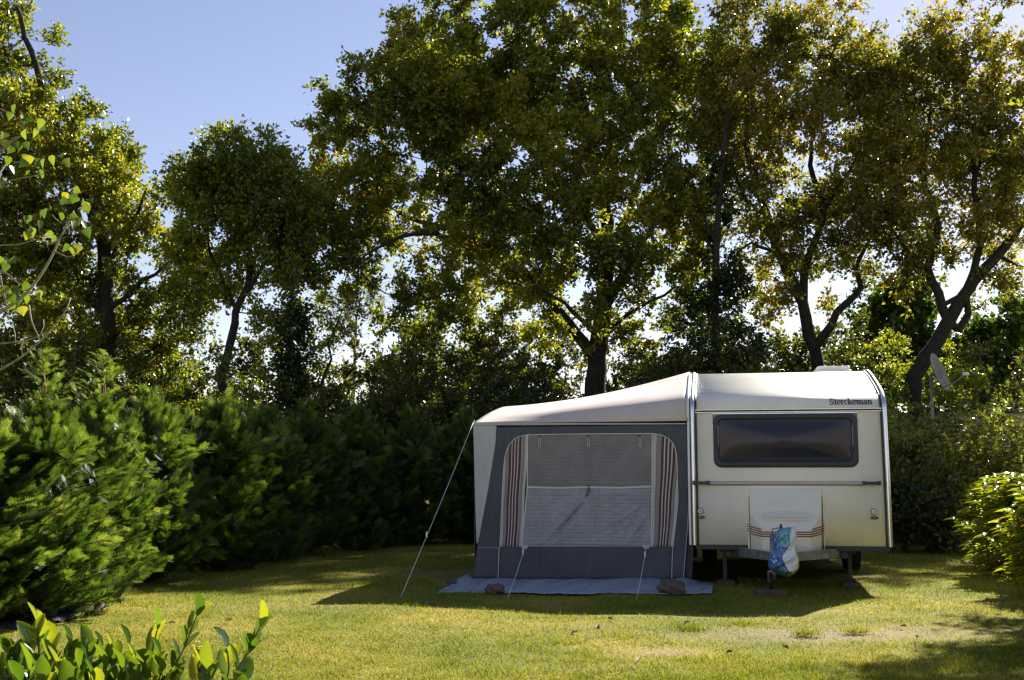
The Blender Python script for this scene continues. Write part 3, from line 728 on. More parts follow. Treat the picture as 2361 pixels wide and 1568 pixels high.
# jockey wheel
jp = c2(665, 1425, -.85); jx = c2(663, 1350, -.85)[0]
jw = MB(); jw.cyl((jx, -.85), .028, .17, .60, 18, 'z'); jw.tube([(jx, -.85, .60), (jx, -.85, .66), (jx + .1, -.86, .68)], .008); j = jw.build('jockey_wheel', M['steel'], cav)
mb = MB(); mb.cyl((jx + .006, -.85), .037, .215, .29, 18, 'z'); mb.build('clamp', solid('yellowed_collar', (.42, .36, .18), .6), j)
mb = MB(); mb.cyl((-.85, .155), .082, jx - .05, jx - .012, 24, 'x'); mb.build('tyre', M['tyre'], j)
mb = MB(); mb.box(jx - .056, jx - .05, -.87, -.83, .14, .24); mb.box(jx - .012, jx - .006, -.87, -.83, .14, .24); mb.box(jx - .056, jx + .02, -.875, -.825, .238, .25); mb.build('fork', M['steel'], j)
# steadies
for cx0, cy1, yl in ((372, 1360, .25), (1118, 1345, .25)):
    p = c2(cx0, 1250, yl); z0 = .05
    mb = MB(); mb.box(p[0] - .022, p[0] + .022, yl - .02, yl + .02, z0 + .02, zbot - .05, bev=.004); mb.box(p[0] - .05, p[0] + .05, yl - .05, yl + .05, z0, z0 + .018, bev=.005)
    mb.box(p[0] - .055, p[0] + .055, yl - .03, yl + .03, zbot - .09, zbot - .045); mb.cyl((p[0] + .06, yl, zbot - .07), .012, yl - .05, yl + .03, 12)
    mb.build('corner_steady', M['dkmetal'], cav)
for s, ww in ((-1, .8), (1, .8)):
    mb = MB(); xc = s * .88; n_ = 32
    mb.cyl((2.4, .32), .31, xc - .09, xc + .09, 36, 'x'); bmesh.ops.bevel(mb.bm, geom=[e for e in mb.bm.edges if len(e.link_faces) == 2 and e.calc_face_angle(0) > 1], offset=.03, segments=3, affect='EDGES')
    wh = mb.build('wheel', M['tyre'], cav); mb = MB(); mb.cyl((2.4, .32), .19, xc + s * .085, xc + s * .097, 32, 'x'); mb.cyl((2.4, .32), .06, xc + s * .09, xc + s * .12, 20, 'x'); mb.build('rim', M['steel'], wh)
# rear window and side window so that it is whole from other sides
for s in (1,):
    mb = MB(); mb.prism(rrect(1.2, 1.35, 2.4, 1.95, .07), HW + .001, HW + .02, 'x'); sw = mb.build('side_window', M['tint'], cav)
mb = MB(); mb.prism(rrect(-.75, 1.35, .75, 1.95, .07), 4.69, 4.72); mb.build('rear_window', M['tint'], cav)

# blocks
def block(name, cx, cy, yl, w_, d_, h_, label, mat, x=None):
    p = c2(cx, cy, yl); x = p[0] if x is None else x; wp = loc2w((x, yl, 0))
    mb = MB(); mb.box(-w_ / 2, w_ / 2, -d_ / 2, d_ / 2, -.01, h_, bev=.006); mb.box(-w_ / 2 + .005, w_ / 2 - .005, -d_ / 2 + .004, d_ / 2 - .004, h_ - .002, h_ + .001)
    o = mb.build(name, mat); o.location = wp; o.rotation_euler = (0, 0, RZ + .06); tag(o, label, 'wooden block'); return o
block('wooden_block', 646, 1440, -.85, .30, .24, .073, 'low brown wooden block under the jockey wheel at the front of the caravan', M['wood'])
for cx, lab in ((372, 'small wooden pad under the left corner leg of the caravan, next to the awning'), (1105, 'small brown wooden pad under the right corner leg of the caravan')):
    block('wooden_pad', cx, 1345, .25, .19, .19, .048, lab, M['wood'], x=c2({372: 372, 1105: 1118}[cx], 1250, .25)[0])

# ================================================================ plastic bag over the hitch
rows = [(185, 600, 760), (215, 430, 775), (250, 350, 785), (320, 265, 803), (420, 230, 822), (560, 222, 820), (680, 220, 805), (780, 213, 822), (860, 160, 838), (960, 115, 872), (1080, 85, 890), (1200, 75, 885), (1280, 112, 862), (1360, 220, 800), (1430, 360, 720), (1480, 520, 620)]
RW = np.array(rows, float); BY = -1.02
def b6(cx, cy, yl=BY): return lm(3060 + cx / 6.53, 2080 + cy / 6.53, yl)
bc = b6(450, 800)
bagw = loc2w((bc[0], BY, 0))
nv, nu = 70, 96
def bagp(u_, v_):
    cy = 185 + (1480 - 185) * v_; xl = np.interp(cy, RW[:, 0], RW[:, 1]); xr = np.interp(cy, RW[:, 0], RW[:, 2])
    A = b6(xl, cy); B = b6(xr, cy); a_ = (B[0] - A[0]) / 2; cx_ = (A[0] + B[0]) / 2; th = 2 * math.pi * u_
    wr = 1 + .045 * math.sin(5 * th + 9 * v_) * math.sin(11 * v_ + 2) + .03 * math.sin(13 * th - 25 * v_)
    dp = min(a_ * .95, .13) * (1 + .16 * math.sin(7 * v_ * 3 + 4 * th) + .10 * math.sin(26 * v_ + 6 * th + 2 * math.sin(9 * v_)))
    return Vector((cx_ - a_ * math.cos(th) * (1 + (wr - 1) * .3) - bc[0], -dp * math.sin(th) * wr, A[2]))
WB = np.array([(185, 690), (320, 640), (640, 625), (700, 585), (900, 460), (980, 435), (1080, 485), (1200, 540), (1300, 600), (1380, 760), (1480, 900)], float)
def bagmat(i, j):
    u_ = (i + .5) / nu; v_ = (j + .5) / nv; cy = 185 + (1480 - 185) * v_
    xl = np.interp(cy, RW[:, 0], RW[:, 1]); xr = np.interp(cy, RW[:, 0], RW[:, 2]); th = 2 * math.pi * u_
    cx = (xl + xr) / 2 - (xr - xl) / 2 * math.cos(th); xb = np.interp(cy, WB[:, 0], WB[:, 1])
    if math.sin(th) < 0: return 3 if (cx > 600 or cy > 1250) else (2 if cy < 300 else 0)
    if cy > 1370 and cx > 580: return 3
    if cy > 650 and cx > xr - 28: return 3
    if cy < 235 and cx < 520: return 4
    if cx > xb: return 2
    if cy < 690 and cx > 400 - (cy - 400) * .05: return 1
    if cy > 1150: return 5
    return 0
bagms = [solid('bag_' + n_, c, .32, noise=.1, nscale=20, spec=.6) for n_, c in (('blue', (.06, .14, .42)), ('teal', (.12, .38, .52)), ('white', (.82, .82, .84)), ('lime', (.36, .46, .05)), ('green', (.14, .32, .12)), ('deep', (.05, .15, .27)))]
mb = MB(); mb.grid(bagp, nu, nv, bagmat, closeu=True)
bag = mb.build('plastic_bag', bagms, None); bag.location = bagw; bag.rotation_euler = (0, 0, RZ)
tag(bag, 'crumpled blue and white plastic bag pulled over the tow hitch of the caravan', 'plastic bag')
bvh = BVHTree.FromPolygons([v.co.copy() for v in bag.data.vertices], [tuple(p.vertices) for p in bag.data.polygons])
mb = MB()
strokes = [([(480, 343), (585, 352)], 20), ([(550, 300), (543, 400), (538, 470)], 17), ([(538, 470), (480, 430), (430, 395), (415, 350)], 16), ([(455, 520), (468, 532)], 18), ([(405, 530), (430, 590), (500, 640), (550, 672), (572, 640), (560, 545)], 17),
           ([(375, 290), (372, 340), (400, 350), (405, 300)], 11), ([(402, 385), (372, 388), (370, 430), (402, 435)], 11), ([(402, 470), (360, 472), (345, 500), (360, 530), (402, 528)], 12), ([(295, 550), (345, 590), (400, 560)], 11), ([(300, 600), (350, 640), (362, 620)], 11), ([(300, 690), (325, 665), (330, 700), (300, 725)], 11),
           ([(385, 735), (430, 770), (475, 765)], 13), ([(300, 320), (320, 350), (315, 400), (290, 420)], 14), ([(250, 470), (265, 490), (245, 560), (255, 590)], 13), ([(370, 900), (375, 960), (400, 965)], 12), ([(330, 1090), (360, 1150), (400, 1200), (420, 1140)], 12),
           ([(455, 1210), (540, 1310), (465, 1320)], 14), ([(200, 850), (250, 920), (190, 930)], 12), ([(380, 1070), (410, 1085)], 12)]
for pts, wd in strokes:
    if len(pts) == 2: P_ = [lerp(np.array(pts[0], float), np.array(pts[1], float), t) for t in np.linspace(0, 1, 6)]
    else:
        q_ = smooth_path([(p[0], 0, p[1]) for p in pts], 12); P_ = [np.array((p[0], p[2])) for p in q_]
    A, B = ribbon(P_, wd); prev = None
    for a_, b_ in zip(A, B):
        cur = []
        for p in (a_, b_):
            w3 = b6(p[0], p[1]); o = Vector((w3[0] - bc[0], -1, w3[2])); h = bvh.ray_cast(o, Vector((0, 1, 0)))[0]
            cur.append(None if h is None else mb.bm.verts.new(h + Vector((0, -.003, 0))))
        if prev and all(prev) and all(cur): mb.bm.faces.new((prev[0], cur[0], cur[1], prev[1]))
        prev = cur
for quad in ([(130, 1010), (160, 1000), (250, 1080), (240, 1120)], [(200, 960), (240, 950), (305, 1040), (270, 1080)]):
    vs = []
    for p in quad:
        w3 = b6(*p); h = bvh.ray_cast(Vector((w3[0] - bc[0], -1, w3[2])), Vector((0, 1, 0)))[0]; vs.append(mb.bm.verts.new(h + Vector((0, -.005, 0))))
    mb.bm.faces.new(vs)
mb.build('printed_lettering', solid('bag_print', (.60, .78, .86), .4), bag)

# ================================================================ awning
M['fab_dark'] = solid('charcoal_canvas', (.080, .088, .108), .85, noise=.16, nscale=2.2, streak=.35, scol=(.15, .15, .15), bump=.25, bscale=400)
M['fab_light'] = solid('pale_grey_canvas', (.50, .50, .52), .85, noise=.07, nscale=3, streak=.5, scol=(.33, .31, .28), bump=.2, bscale=400)
M['roofcl'] = solid('beige_roof_canvas', (.58, .50, .455), .8, noise=.10, nscale=1.5)
M['flap'] = solid('blue_grey_groundsheet', (.27, .30, .36), .55, noise=.1, nscale=5, bump=.3, bscale=30)
M['pip'] = solid('white_piping', (.62, .60, .58), .6)
M['s_grey'] = solid('stripe_grey', (.27, .25, .24), .8, noise=.05); M['s_brown'] = solid('stripe_maroon', (.095, .04, .045), .8, noise=.06)
M['s_white'] = solid('stripe_white', (.55, .52, .50), .8, noise=.04); M['s_beige'] = solid('stripe_beige', (.40, .36, .33), .8, noise=.04)
M['rope'] = solid('white_rope', (.72, .70, .68), .8)
def foil(name, col, amp, freq=math.pi / .042):
    m, nt, out = newmat(name); tc = N(nt, 'ShaderNodeTexCoord'); sx = nt.nodes.new('ShaderNodeSeparateXYZ'); nt.links.new(tc.outputs['Object'], sx.inputs[0])
    def sn(o):
        a_ = nt.nodes.new('ShaderNodeMath'); a_.operation = 'MULTIPLY'; a_.inputs[1].default_value = freq; nt.links.new(o, a_.inputs[0])
        b_ = nt.nodes.new('ShaderNodeMath'); b_.operation = 'SINE'; nt.links.new(a_.outputs[0], b_.inputs[0]); c_ = nt.nodes.new('ShaderNodeMath'); c_.operation = 'ABSOLUTE'; nt.links.new(b_.outputs[0], c_.inputs[0]); return c_.outputs[0]
    mu = nt.nodes.new('ShaderNodeMath'); mu.operation = 'MINIMUM'; nt.links.new(sn(sx.outputs[0]), mu.inputs[0]); nt.links.new(sn(sx.outputs[2]), mu.inputs[1])
    nz = N(nt, 'ShaderNodeTexNoise'); nz.inputs['Scale'].default_value = 5; nz.inputs['Detail'].default_value = 5; nt.links.new(tc.outputs['Object'], nz.inputs['Vector'])
    c = np.array(col); r = ramp(nt, [(.3, tuple(c * .82)), (.7, tuple(c * 1.18))], nz.outputs['Fac'])
    b = N(nt, 'ShaderNodeBsdfPrincipled', Roughness=.42, Metallic=.0); b.inputs['Specular IOR Level'].default_value = .5
    nt.links.new(r.outputs[0], b.inputs['Base Color'])
    bp = N(nt, 'ShaderNodeBump', Strength=amp, Distance=.012); nt.links.new(mu.outputs[0], bp.inputs['Height'])
    n2 = N(nt, 'ShaderNodeTexNoise'); n2.inputs['Scale'].default_value = 9; nt.links.new(tc.outputs['Object'], n2.inputs['Vector'])
    b2 = N(nt, 'ShaderNodeBump', Strength=.22, Distance=.03); nt.links.new(n2.outputs['Fac'], b2.inputs['Height']); nt.links.new(b2.outputs[0], bp.inputs['Normal'])
    nt.links.new(bp.outputs[0], b.inputs['Normal']); nt.links.new(b.outputs[0], out.inputs[0]); return m
M['foil_up'] = foil('quilted_lining_behind_clear_film', (.185, .178, .19), .35); M['foil_lo'] = foil('loose_quilted_foil', (.31, .31, .35), .5)

AWX, AWY = -2.25, .03
aw = empty('awning', 'grey and beige caravan awning tent with a large clear window and striped curtains', 'awning', tuple(loc2w((AWX, AWY, 0))), RZ)
AWP = []
def A_(mb, name, mat, parent=None, **k):
    o = mb.build(name, mat, parent or aw, **k); AWP.append(o); return o
def fabric(pts, yl, ny=14, wav=.006):     # polygon in crop pixels filled as a slightly rippled sheet
    mb = MB(); vs = [a1(p[0], p[1], yl) for p in pts]; f = mb.poly([tuple(v) for v in vs]); return mb
WY = .03
def sheet(name, rowsL, rowsR, yl, mat, nu=24, nv=30, rip=.005, seed=0, parent=None, depth=.004, ox=0):
    # rowsL / rowsR: (cx, cy) polylines of the left and right edge, top to bottom
    Lp = np.array(rowsL, float); Rp = np.array(rowsR, float)
    def ev(Q, t):
        d = np.concatenate([[0], np.cumsum(np.linalg.norm(np.diff(Q, axis=0), axis=1))]); d /= d[-1]
        return np.array([np.interp(t, d, Q[:, 0]), np.interp(t, d, Q[:, 1])])
    def fn(u_, v_):
        p = ev(Lp, v_) * (1 - u_) + ev(Rp, v_) * u_; q = a1(p[0], p[1], yl)
        e = math.sin(math.pi * min(max(v_, 0), 1)) * (.3 + .7 * math.sin(math.pi * u_))
        q[1] += rip * e * (math.sin(q[0] * 9 + seed + 2 * math.sin(q[2] * 3)) + .6 * math.sin(q[0] * 4 - q[2] * 7 + seed))
        return tuple(q)
    mb = MB(); mb.grid(fn, nu, nv); return A_(mb, name, mat, parent, solid_=depth)
# outline of the arched window panel
def arch_top(cx):
    pts = [(443, 1105), (455, 830), (462, 700), (470, 590), (480, 540), (497, 500), (525, 470), (560, 452), (600, 443), (700, 440), (950, 437), (1200, 436), (1350, 436), (1400, 445), (1438, 463), (1465, 488), (1482, 525), (1490, 580), (1495, 700), (1497, 830)]
    P_ = np.array(pts); return P_
arch = [(443, 1107), (452, 900), (458, 760), (465, 640), (472, 580), (483, 535), (500, 500), (525, 470), (560, 452), (600, 443), (780, 439), (950, 437), (1150, 436), (1350, 435), (1400, 444), (1438, 463), (1465, 490), (1481, 525), (1489, 580), (1493, 690), (1497, 830), (1490, 900), (1481, 980), (1467, 1107)]
# main charcoal wall: left border, right border, header, base - each a rippled sheet, butted
sheet('wall_panel', [(425, 396), (418, 500), (375, 760), (312, 1085), (282, 1297)], [(600, 396), (480, 540), (460, 760), (443, 1107), (430, 1297)], WY + .002, M['fab_dark'], 12, 30, .004)
hd_top = [(600, 396), (950, 392), (1350, 386), (1545, 378)]
mb = MB()
def header(u_, v_):
    cx = 500 + (1545 - 500) * u_
    top = np.interp(cx, [425, 950, 1545], [396, 391, 378]); pa = np.array(arch[4:19])
    bot = np.interp(cx, pa[:, 0], pa[:, 1]) if cx < 1481 else 535 + (cx - 1481) * 12
    bot = min(bot, 560) if cx < 1481 else min(bot, 900)
    q = a1(cx, top + (bot - top) * v_, WY + .003); return tuple(q)
mb.grid(header, 60, 6); A_(mb, 'wall_header', M['fab_dark'], solid_=.004)
sheet('wall_panel', [(1481, 540), (1497, 830), (1481, 980), (1467, 1107), (1462, 1297)], [(1546, 378), (1553, 600), (1560, 830), (1552, 1000), (1530, 1298)], WY + .002, M['fab_dark'], 10, 30, .004, 2)
sheet('wall_skirt', [(443, 1107), (432, 1297)], [(1467, 1107), (1462, 1297)], WY + .001, M['fab_dark'], 30, 10, .006, 1)
mb = MB(); sheet('draught_panel', [(1562, 830), (1558, 1000), (1532, 1298)], [(1575, 830), (1590, 1060), (1580, 1302)], WY + .05, solid('olive_grey_mesh', (.06, .07, .07), .9), 6, 16, .004, 3)
# light wing at the left
sheet('side_wing', [(285, 378), (293, 700), (300, 950), (305, 1088)], [(424, 378), (417, 500), (375, 760), (313, 1085)], WY, M['fab_light'], 10, 24, .004, 4)
# valance under the roof edge
sheet('valance', [(285, 372), (285, 388)], [(1545, 373), (1545, 380)], WY - .006, M['fab_light'], 40, 2, .0)
# curtains: stripes are woven in
def curtain(xb0, xb1, xt0, xt1, flip):
    cols = [(.0, .10, 's_white'), (.10, .24, 's_grey'), (.24, .33, 's_brown'), (.33, .37, 's_white'), (.37, .45, 's_brown'), (.45, .50, 's_white'), (.50, .58, 's_brown'), (.58, .63, 's_white'), (.63, .73, 's_brown'), (.73, .78, 's_beige'), (.78, .88, 's_grey'), (.88, 1.0, 's_white')]
    if flip: cols = [(1 - b, 1 - a, m_) for a, b, m_ in cols[::-1]]; cols = [(0, .12, 's_white'), (.12, .30, 's_grey'), (.30, .38, 's_brown'), (.38, .43, 's_white'), (.43, .51, 's_brown'), (.51, .56, 's_white'), (.56, .64, 's_brown'), (.64, .69, 's_white'), (.69, .77, 's_brown'), (.77, .90, 's_grey'), (.90, 1, 's_white')]
    names = ['s_grey', 's_brown', 's_white', 's_beige']; pa = np.array(arch, float)
    mb = MB()
    def topof(s):
        # walk up the straight thread until it meets the arch outline
        for cy in np.arange(438, 900, 2.0):
            t = (1107 - cy) / (1107 - 440.); cx = (xb0 + (xb1 - xb0) * s) * (1 - t) + (xt0 + (xt1 - xt0) * s) * t
            left = pa[:12]; right = pa[12:]
            xl = np.interp(-cy, -left[:, 1], left[:, 0]); xr = np.interp(cy, right[:, 1], right[:, 0])
            if xl <= cx <= xr: return cy
        return 900
    def pt(s, v_):
        ct = topof(s); cy = 1107 + (ct - 1107) * v_; t = (1107 - cy) / (1107 - 440.)
        cx = (xb0 + (xb1 - xb0) * s) * (1 - t) + (xt0 + (xt1 - xt0) * s) * t
        q = a1(cx, cy, WY - .004); q[1] += .004 * math.sin(s * 17) * math.sin(math.pi * v_); q[0] += .003 * math.sin(cy * .02 + 2 * s); return tuple(q)
    for a, b, m_ in cols:
        mb.mi = names.index(m_); sub = 2
        mb.grid(lambda u_, v_: pt(a + (b - a) * u_, v_), sub, 24)
    return A_(mb, 'striped_curtain', [M[n] for n in names], solid_=.003)
curtain(443, 573, 470, 613, False)
curtain(1338, 1467, 1350, 1530, True)
# clear windows with quilted lining behind
def pane(name, L0, R0, L1, R1, mat, fold, yl, nu=90, nv=40):
    def fn(u_, v_):
        T_ = np.array(L0) * (1 - u_) + np.array(R0) * u_; B_ = np.array(L1) * (1 - u_) + np.array(R1) * u_; p = T_ * (1 - v_) + B_ * v_
        q = a1(p[0], p[1], yl); e = math.sin(math.pi * u_) ** .5 * math.sin(math.pi * v_) ** .5
        q[1] += fold(p[0], p[1]) * e; return tuple(q)
    mb = MB(); mb.grid(fn, nu, nv); return A_(mb, name, mat)
def fold_lo(x, y):
    z = 0
    for (x0, y0, x1, y1, w_, a) in ((950, 810, 680, 1100, 12, .016), (960, 815, 740, 1100, 8, -.010), (600, 830, 640, 1090, 14, .008), (1330, 890, 1180, 1100, 12, .014), (1345, 980, 1230, 1100, 9, -.010), (1330, 820, 1130, 960, 10, .008), (985, 800, 1340, 770, 10, .008), (620, 770, 900, 800, 12, .008), (590, 1080, 1330, 1095, 8, .006), (760, 780, 640, 980, 10, .007), (1290, 850, 1160, 1090, 8, -.008)):
        dx, dy = x1 - x0, y1 - y0; L = math.hypot(dx, dy); t = ((x - x0) * dx + (y - y0) * dy) / L / L; d = ((x - x0) * dy - (y - y0) * dx) / L
        k = 2.8 * math.exp(-(d / w_) ** 2) * max(0, min(1, 1.2 - abs(t - .5) * 2)); z -= a * k
    return z * .8 - .012 + .004 * math.sin(x * .09 + y * .05) * math.sin(y * .07 - x * .03)
def fold_up(x, y): return .005 * math.sin(x * .011) * math.sin(y * .02) - .003 - .004 * math.exp(-((y - 735) / 9) ** 2)
pane('window_pane', (607, 441), (1345, 437), (607, 748), (1343, 745), M['foil_up'], fold_up, WY - .003)
lo = pane('window_pane', (604, 756), (1342, 752), (573, 1105), (1338, 1105), M['foil_lo'], fold_lo, WY - .003, 130, 70)
def strip_px(name, pts, wpx, yl, mat, th=.004):
    s = wpx / 1.479 / 4 * 12.2 / 1100 / 1.0; P_ = [a1(p[0], p[1], yl) for p in pts]
    if len(P_) == 2: P_ = [lerp(P_[0], P_[1], t) for t in np.linspace(0, 1, 8)]
    A, B = ribbon([(p[0], p[2]) for p in P_], s); mb = MB(); va = [mb.bm.verts.new((p[0], yl, p[1])) for p in A]; vb = [mb.bm.verts.new((p[0], yl, p[1])) for p in B]
    for i in range(len(va) - 1): mb.bm.faces.new((va[i], va[i + 1], vb[i + 1], vb[i]))
    return A_(mb, name, mat, solid_=th)
strip_px('piping', arch, 5, WY - .010, M['pip'], .006)
strip_px('window_band', [(604, 752), (800, 756), (960, 752), (1150, 755), (1342, 748)], 11, WY - .014, M['pip'])
strip_px('window_weld', [(607, 443), (605, 756), (573, 1105)], 7, WY - .009, M['pip']); strip_px('window_weld', [(1345, 437), (1343, 750), (1338, 1105)], 7, WY - .009, M['pip'])
strip_px('wall_seam', [(438, 1107), (436, 1200), (431, 1290)], 4, WY - .008, M['pip']); strip_px('wall_seam', [(1466, 1107), (1461, 1200), (1460, 1294)], 4, WY - .008, M['pip'])
strip_px('wall_seam', [(1560, 830), (1552, 1000), (1528, 1296)], 4, WY - .008, M['fab_light'])
strip_px('wall_seam', [(308, 1108), (440, 1110)], 2, WY - .008, M['fab_light'])
for cx in (678, 966, 1271):
    def bx(x0, y0, x1, y1, mat, nm, par=None):
        p = a1(x0, y1, WY - .012); q = a1(x1, y0, WY - .012); mb = MB(); mb.box(p[0], q[0], WY - .02, WY - .010, p[2], q[2], bev=.001); return A_(mb, nm, mat, par)
    hk = bx(cx - 7, 447, cx + 6, 458, M['blackpl'], 'hook')
    P_ = [a1(cx + dx, cy, WY - .016) for dx, cy in ((-4, 456), (-6, 480), (-3, 505), (3, 515), (7, 500), (5, 478), (2, 456))]
    mb = MB(); mb.tube(smooth_path(P_, .01), .0028, 6); A_(mb, 'tie_cord', M['rope'], hk)
mb = MB(); P_ = [a1(*p, WY - .022) for p in ((955, 742), (972, 744), (965, 765), (958, 785), (952, 812))]; mb.tube(smooth_path(P_, .01), .0045, 6)
P_ = [a1(*p, WY - .02) for p in ((968, 748), (972, 775), (962, 800))]; mb.tube(smooth_path(P_, .01), .003, 6); A_(mb, 'window_strap', M['blackpl'])

# mud flap on the grass
TT = [(262, 1268), (285, 1293), (600, 1297), (1000, 1297), (1300, 1290), (1530, 1300), (1600, 1306), (1718, 1322)]
BB = [(62, 1388), (240, 1379), (480, 1377), (800, 1386), (1100, 1381), (1350, 1386), (1500, 1384), (1698, 1383)]
sk = [0, .10, .28, .5, .68, .84, .9, 1]
def w_of(cx, cy): return gr(*src2d(1700 + cx / 1.479, 1440 + cy / 1.479), z=.012)
def tol(p): x, y = w2loc(p[0], p[1]); return np.array([x, y, p[2]])
def flapfn(u_, v_):
    tp = np.array([np.interp(u_, sk, [p[0] for p in TT]), np.interp(u_, sk, [p[1] for p in TT])]); bt = np.array([np.interp(u_, sk, [p[0] for p in BB]), np.interp(u_, sk, [p[1] for p in BB])])
    g = w_of(*bt); g[2] = .014; B_ = tol(g); T_ = a1(tp[0], tp[1], WY)
    if u_ < .1 or u_ > .84:
        k = (.1 - u_) / .1 if u_ < .1 else (u_ - .84) / .16
        gg = w_of(*tp); gg = tol(gg); T_ = T_ * (1 - k) + gg * k
    q = T_ * (1 - v_) + B_ * v_; q[2] = .012 + (T_[2] - .012) * (1 - v_) ** 1.7
    e = math.sin(math.pi * min(1, v_ * 1.0)); ww = abs(math.sin(u_ * 23) + .7 * math.sin(u_ * 51 + v_ * 5)) * .020 + .012 * abs(math.sin(u_ * 87 + v_ * 9))
    q[2] += 1.5 * ww * (e * .9 + .12); q[1] += (.03 * math.sin(u_ * 40) + .025 * math.sin(u_ * 17 + 1) + .012 * math.sin(u_ * 130)) * v_; q[2] += .03 * math.exp(-((u_ - .87) / .03) ** 2) * e
    return tuple(q)
mb = MB(); mb.grid(flapfn, 160, 14); A_(mb, 'mud_flap', M['flap'], solid_=.003)
# roof
Al = a1(287, 374, WY - .01); Cl = lm(1160 * 1.7348, 938 * 1.7348, 1.15)
rail = [np.array([-HW - .05, p[0], p[1]]) for p in PD_ if p[1] > Al[2] and p[0] < 1.2]
rail = [np.array([-HW - .05, WY - .01, Al[2] + .005])] + rail
rail = np.array(rail); dR = np.concatenate([[0], np.cumsum(np.linalg.norm(np.diff(rail, axis=0), axis=1))]); dR /= dR[-1]
zback = ztop - .02
def rooffn(u_, v_):
    if v_ <= .5:
        t = v_ * 2; R_ = np.array([np.interp(t, dR, rail[:, k]) for k in range(3)]); L_ = Al * (1 - t) + Cl * t; L_[2] += .02 * math.sin(math.pi * t)
    else:
        t = (v_ - .5) * 2; R_ = np.array([-HW - .05, 1.15 + 2.6 * t, ztop]); L_ = Cl + np.array([-.12, 2.5, .0]) * t
    q = L_ * (1 - u_) + R_ * u_
    sag = .065 * math.sin(math.pi * u_) * min(1, v_ * 2.2); q[2] -= sag
    if v_ < .5: q[2] += .05 * math.sin(math.pi * v_ * 2) * (1 - u_) ** 1.0 * u_ * 2
    q[2] += .006 * math.sin(u_ * 9 - v_ * 22) * math.sin(math.pi * u_) * math.sin(math.pi * min(1, v_ * 2.0)); 
    return tuple(q)
mb = MB(); mb.grid(rooffn, 40, 44); A_(mb, 'roof', M['roofcl'], solid_=.003)
# outer walls seen from the other sides
def lw(u_, v_):
    T_ = np.array(rooffn(0, u_)); B_ = np.array([T_[0] - .05 - .30, T_[1], .05]) if True else 0
    B_[0] = a1(282, 1297)[0] + .02 - .25 * 0; B_[1] = T_[1]; return tuple(T_ * (1 - v_) + B_ * v_ + [0, .02 * 1, -.01 * (1 - v_)])
mb = MB(); mb.grid(lw, 30, 8); A_(mb, 'front_wall', M['fab_dark'], solid_=.004)
def rw(u_, v_):
    T_ = np.array(rooffn(u_, 1)); return (T_[0] * (1 - v_) + (T_[0] if u_ > .5 else T_[0] - .1) * v_, T_[1], T_[2] * (1 - v_) + .04 * v_)
mb = MB(); mb.grid(rw, 12, 8); A_(mb, 'rear_wall', M['fab_dark'], solid_=.004)
mb = MB(); mb.cyl((Al[0], Al[1] + .01), .008, Al[2] - .01, Al[2] + .035, 10, 'z'); A_(mb, 'pole_tip', M['steel'])
for o in AWP: o.data.transform(Matrix.Translation((-AWX, -AWY, 0)))

# guy ropes ----------------------------------------------------------
def guy(p0, ground, label, slider=None, r=.0034):
    a_ = np.array(p0, float); g = np.array(ground, float); g[2] = .03
    root = empty('guy_rope', label, 'guy rope', (g[0], g[1], 0), 0, 'guy ropes of the awning')
    mb = MB(); pts = [lerp(a_, g, t) + np.array([0, 0, -.02 * math.sin(math.pi * t)]) for t in np.linspace(0, 1, 14)]
    mb.tube([p - [g[0], g[1], 0] for p in pts], r, 6); mb.build('rope', M['rope'], root)
    d = unit(a_ - g); mb = MB(); mb.tube([(-.02 * d[0], -.02 * d[1], -.06), (0, 0, .035), (d[0] * .02, d[1] * .02, .05)], .005, 6); mb.build('peg', M['steel'], root)
    if slider:
        c = lerp(a_, g, slider) - [g[0], g[1], 0]; mb = MB(); mb.box(c[0] - .008, c[0] + .008, c[1] - .006, c[1] + .006, c[2] - .03, c[2] + .03, bev=.002); mb.build('slider', M['white'], root)
    return root
guy(loc2w((Al[0], Al[1] - .01, Al[2] + .01)), gr(923, 1386), 'long guy rope from the outer top corner of the awning to the lawn', .68, .0028)
k1 = a1(588, 1112, WY - .02); k2 = a1(1308, 1110, WY - .02)
guy(loc2w(k1), gr(1171, 1384), 'white guy rope pegged in front of the left end of the awning window', .1)
guy(loc2w(k2), gr(1469, 1382), 'white guy rope pegged in front of the right end of the awning window', .15)
for kk in (k1, k2):
    mb = MB(); z = kk[2]; mb.prism([(kk[0] - .045, z + .03), (kk[0] + .045, z + .03), (kk[0] + .03, z - .005), (kk[0], z - .022), (kk[0] - .03, z - .005)], WY - .018, WY - .012)
    o = mb.build('rope_tab', M['fab_light'], aw); o.data.transform(Matrix.Translation((-AWX, -AWY, 0)))
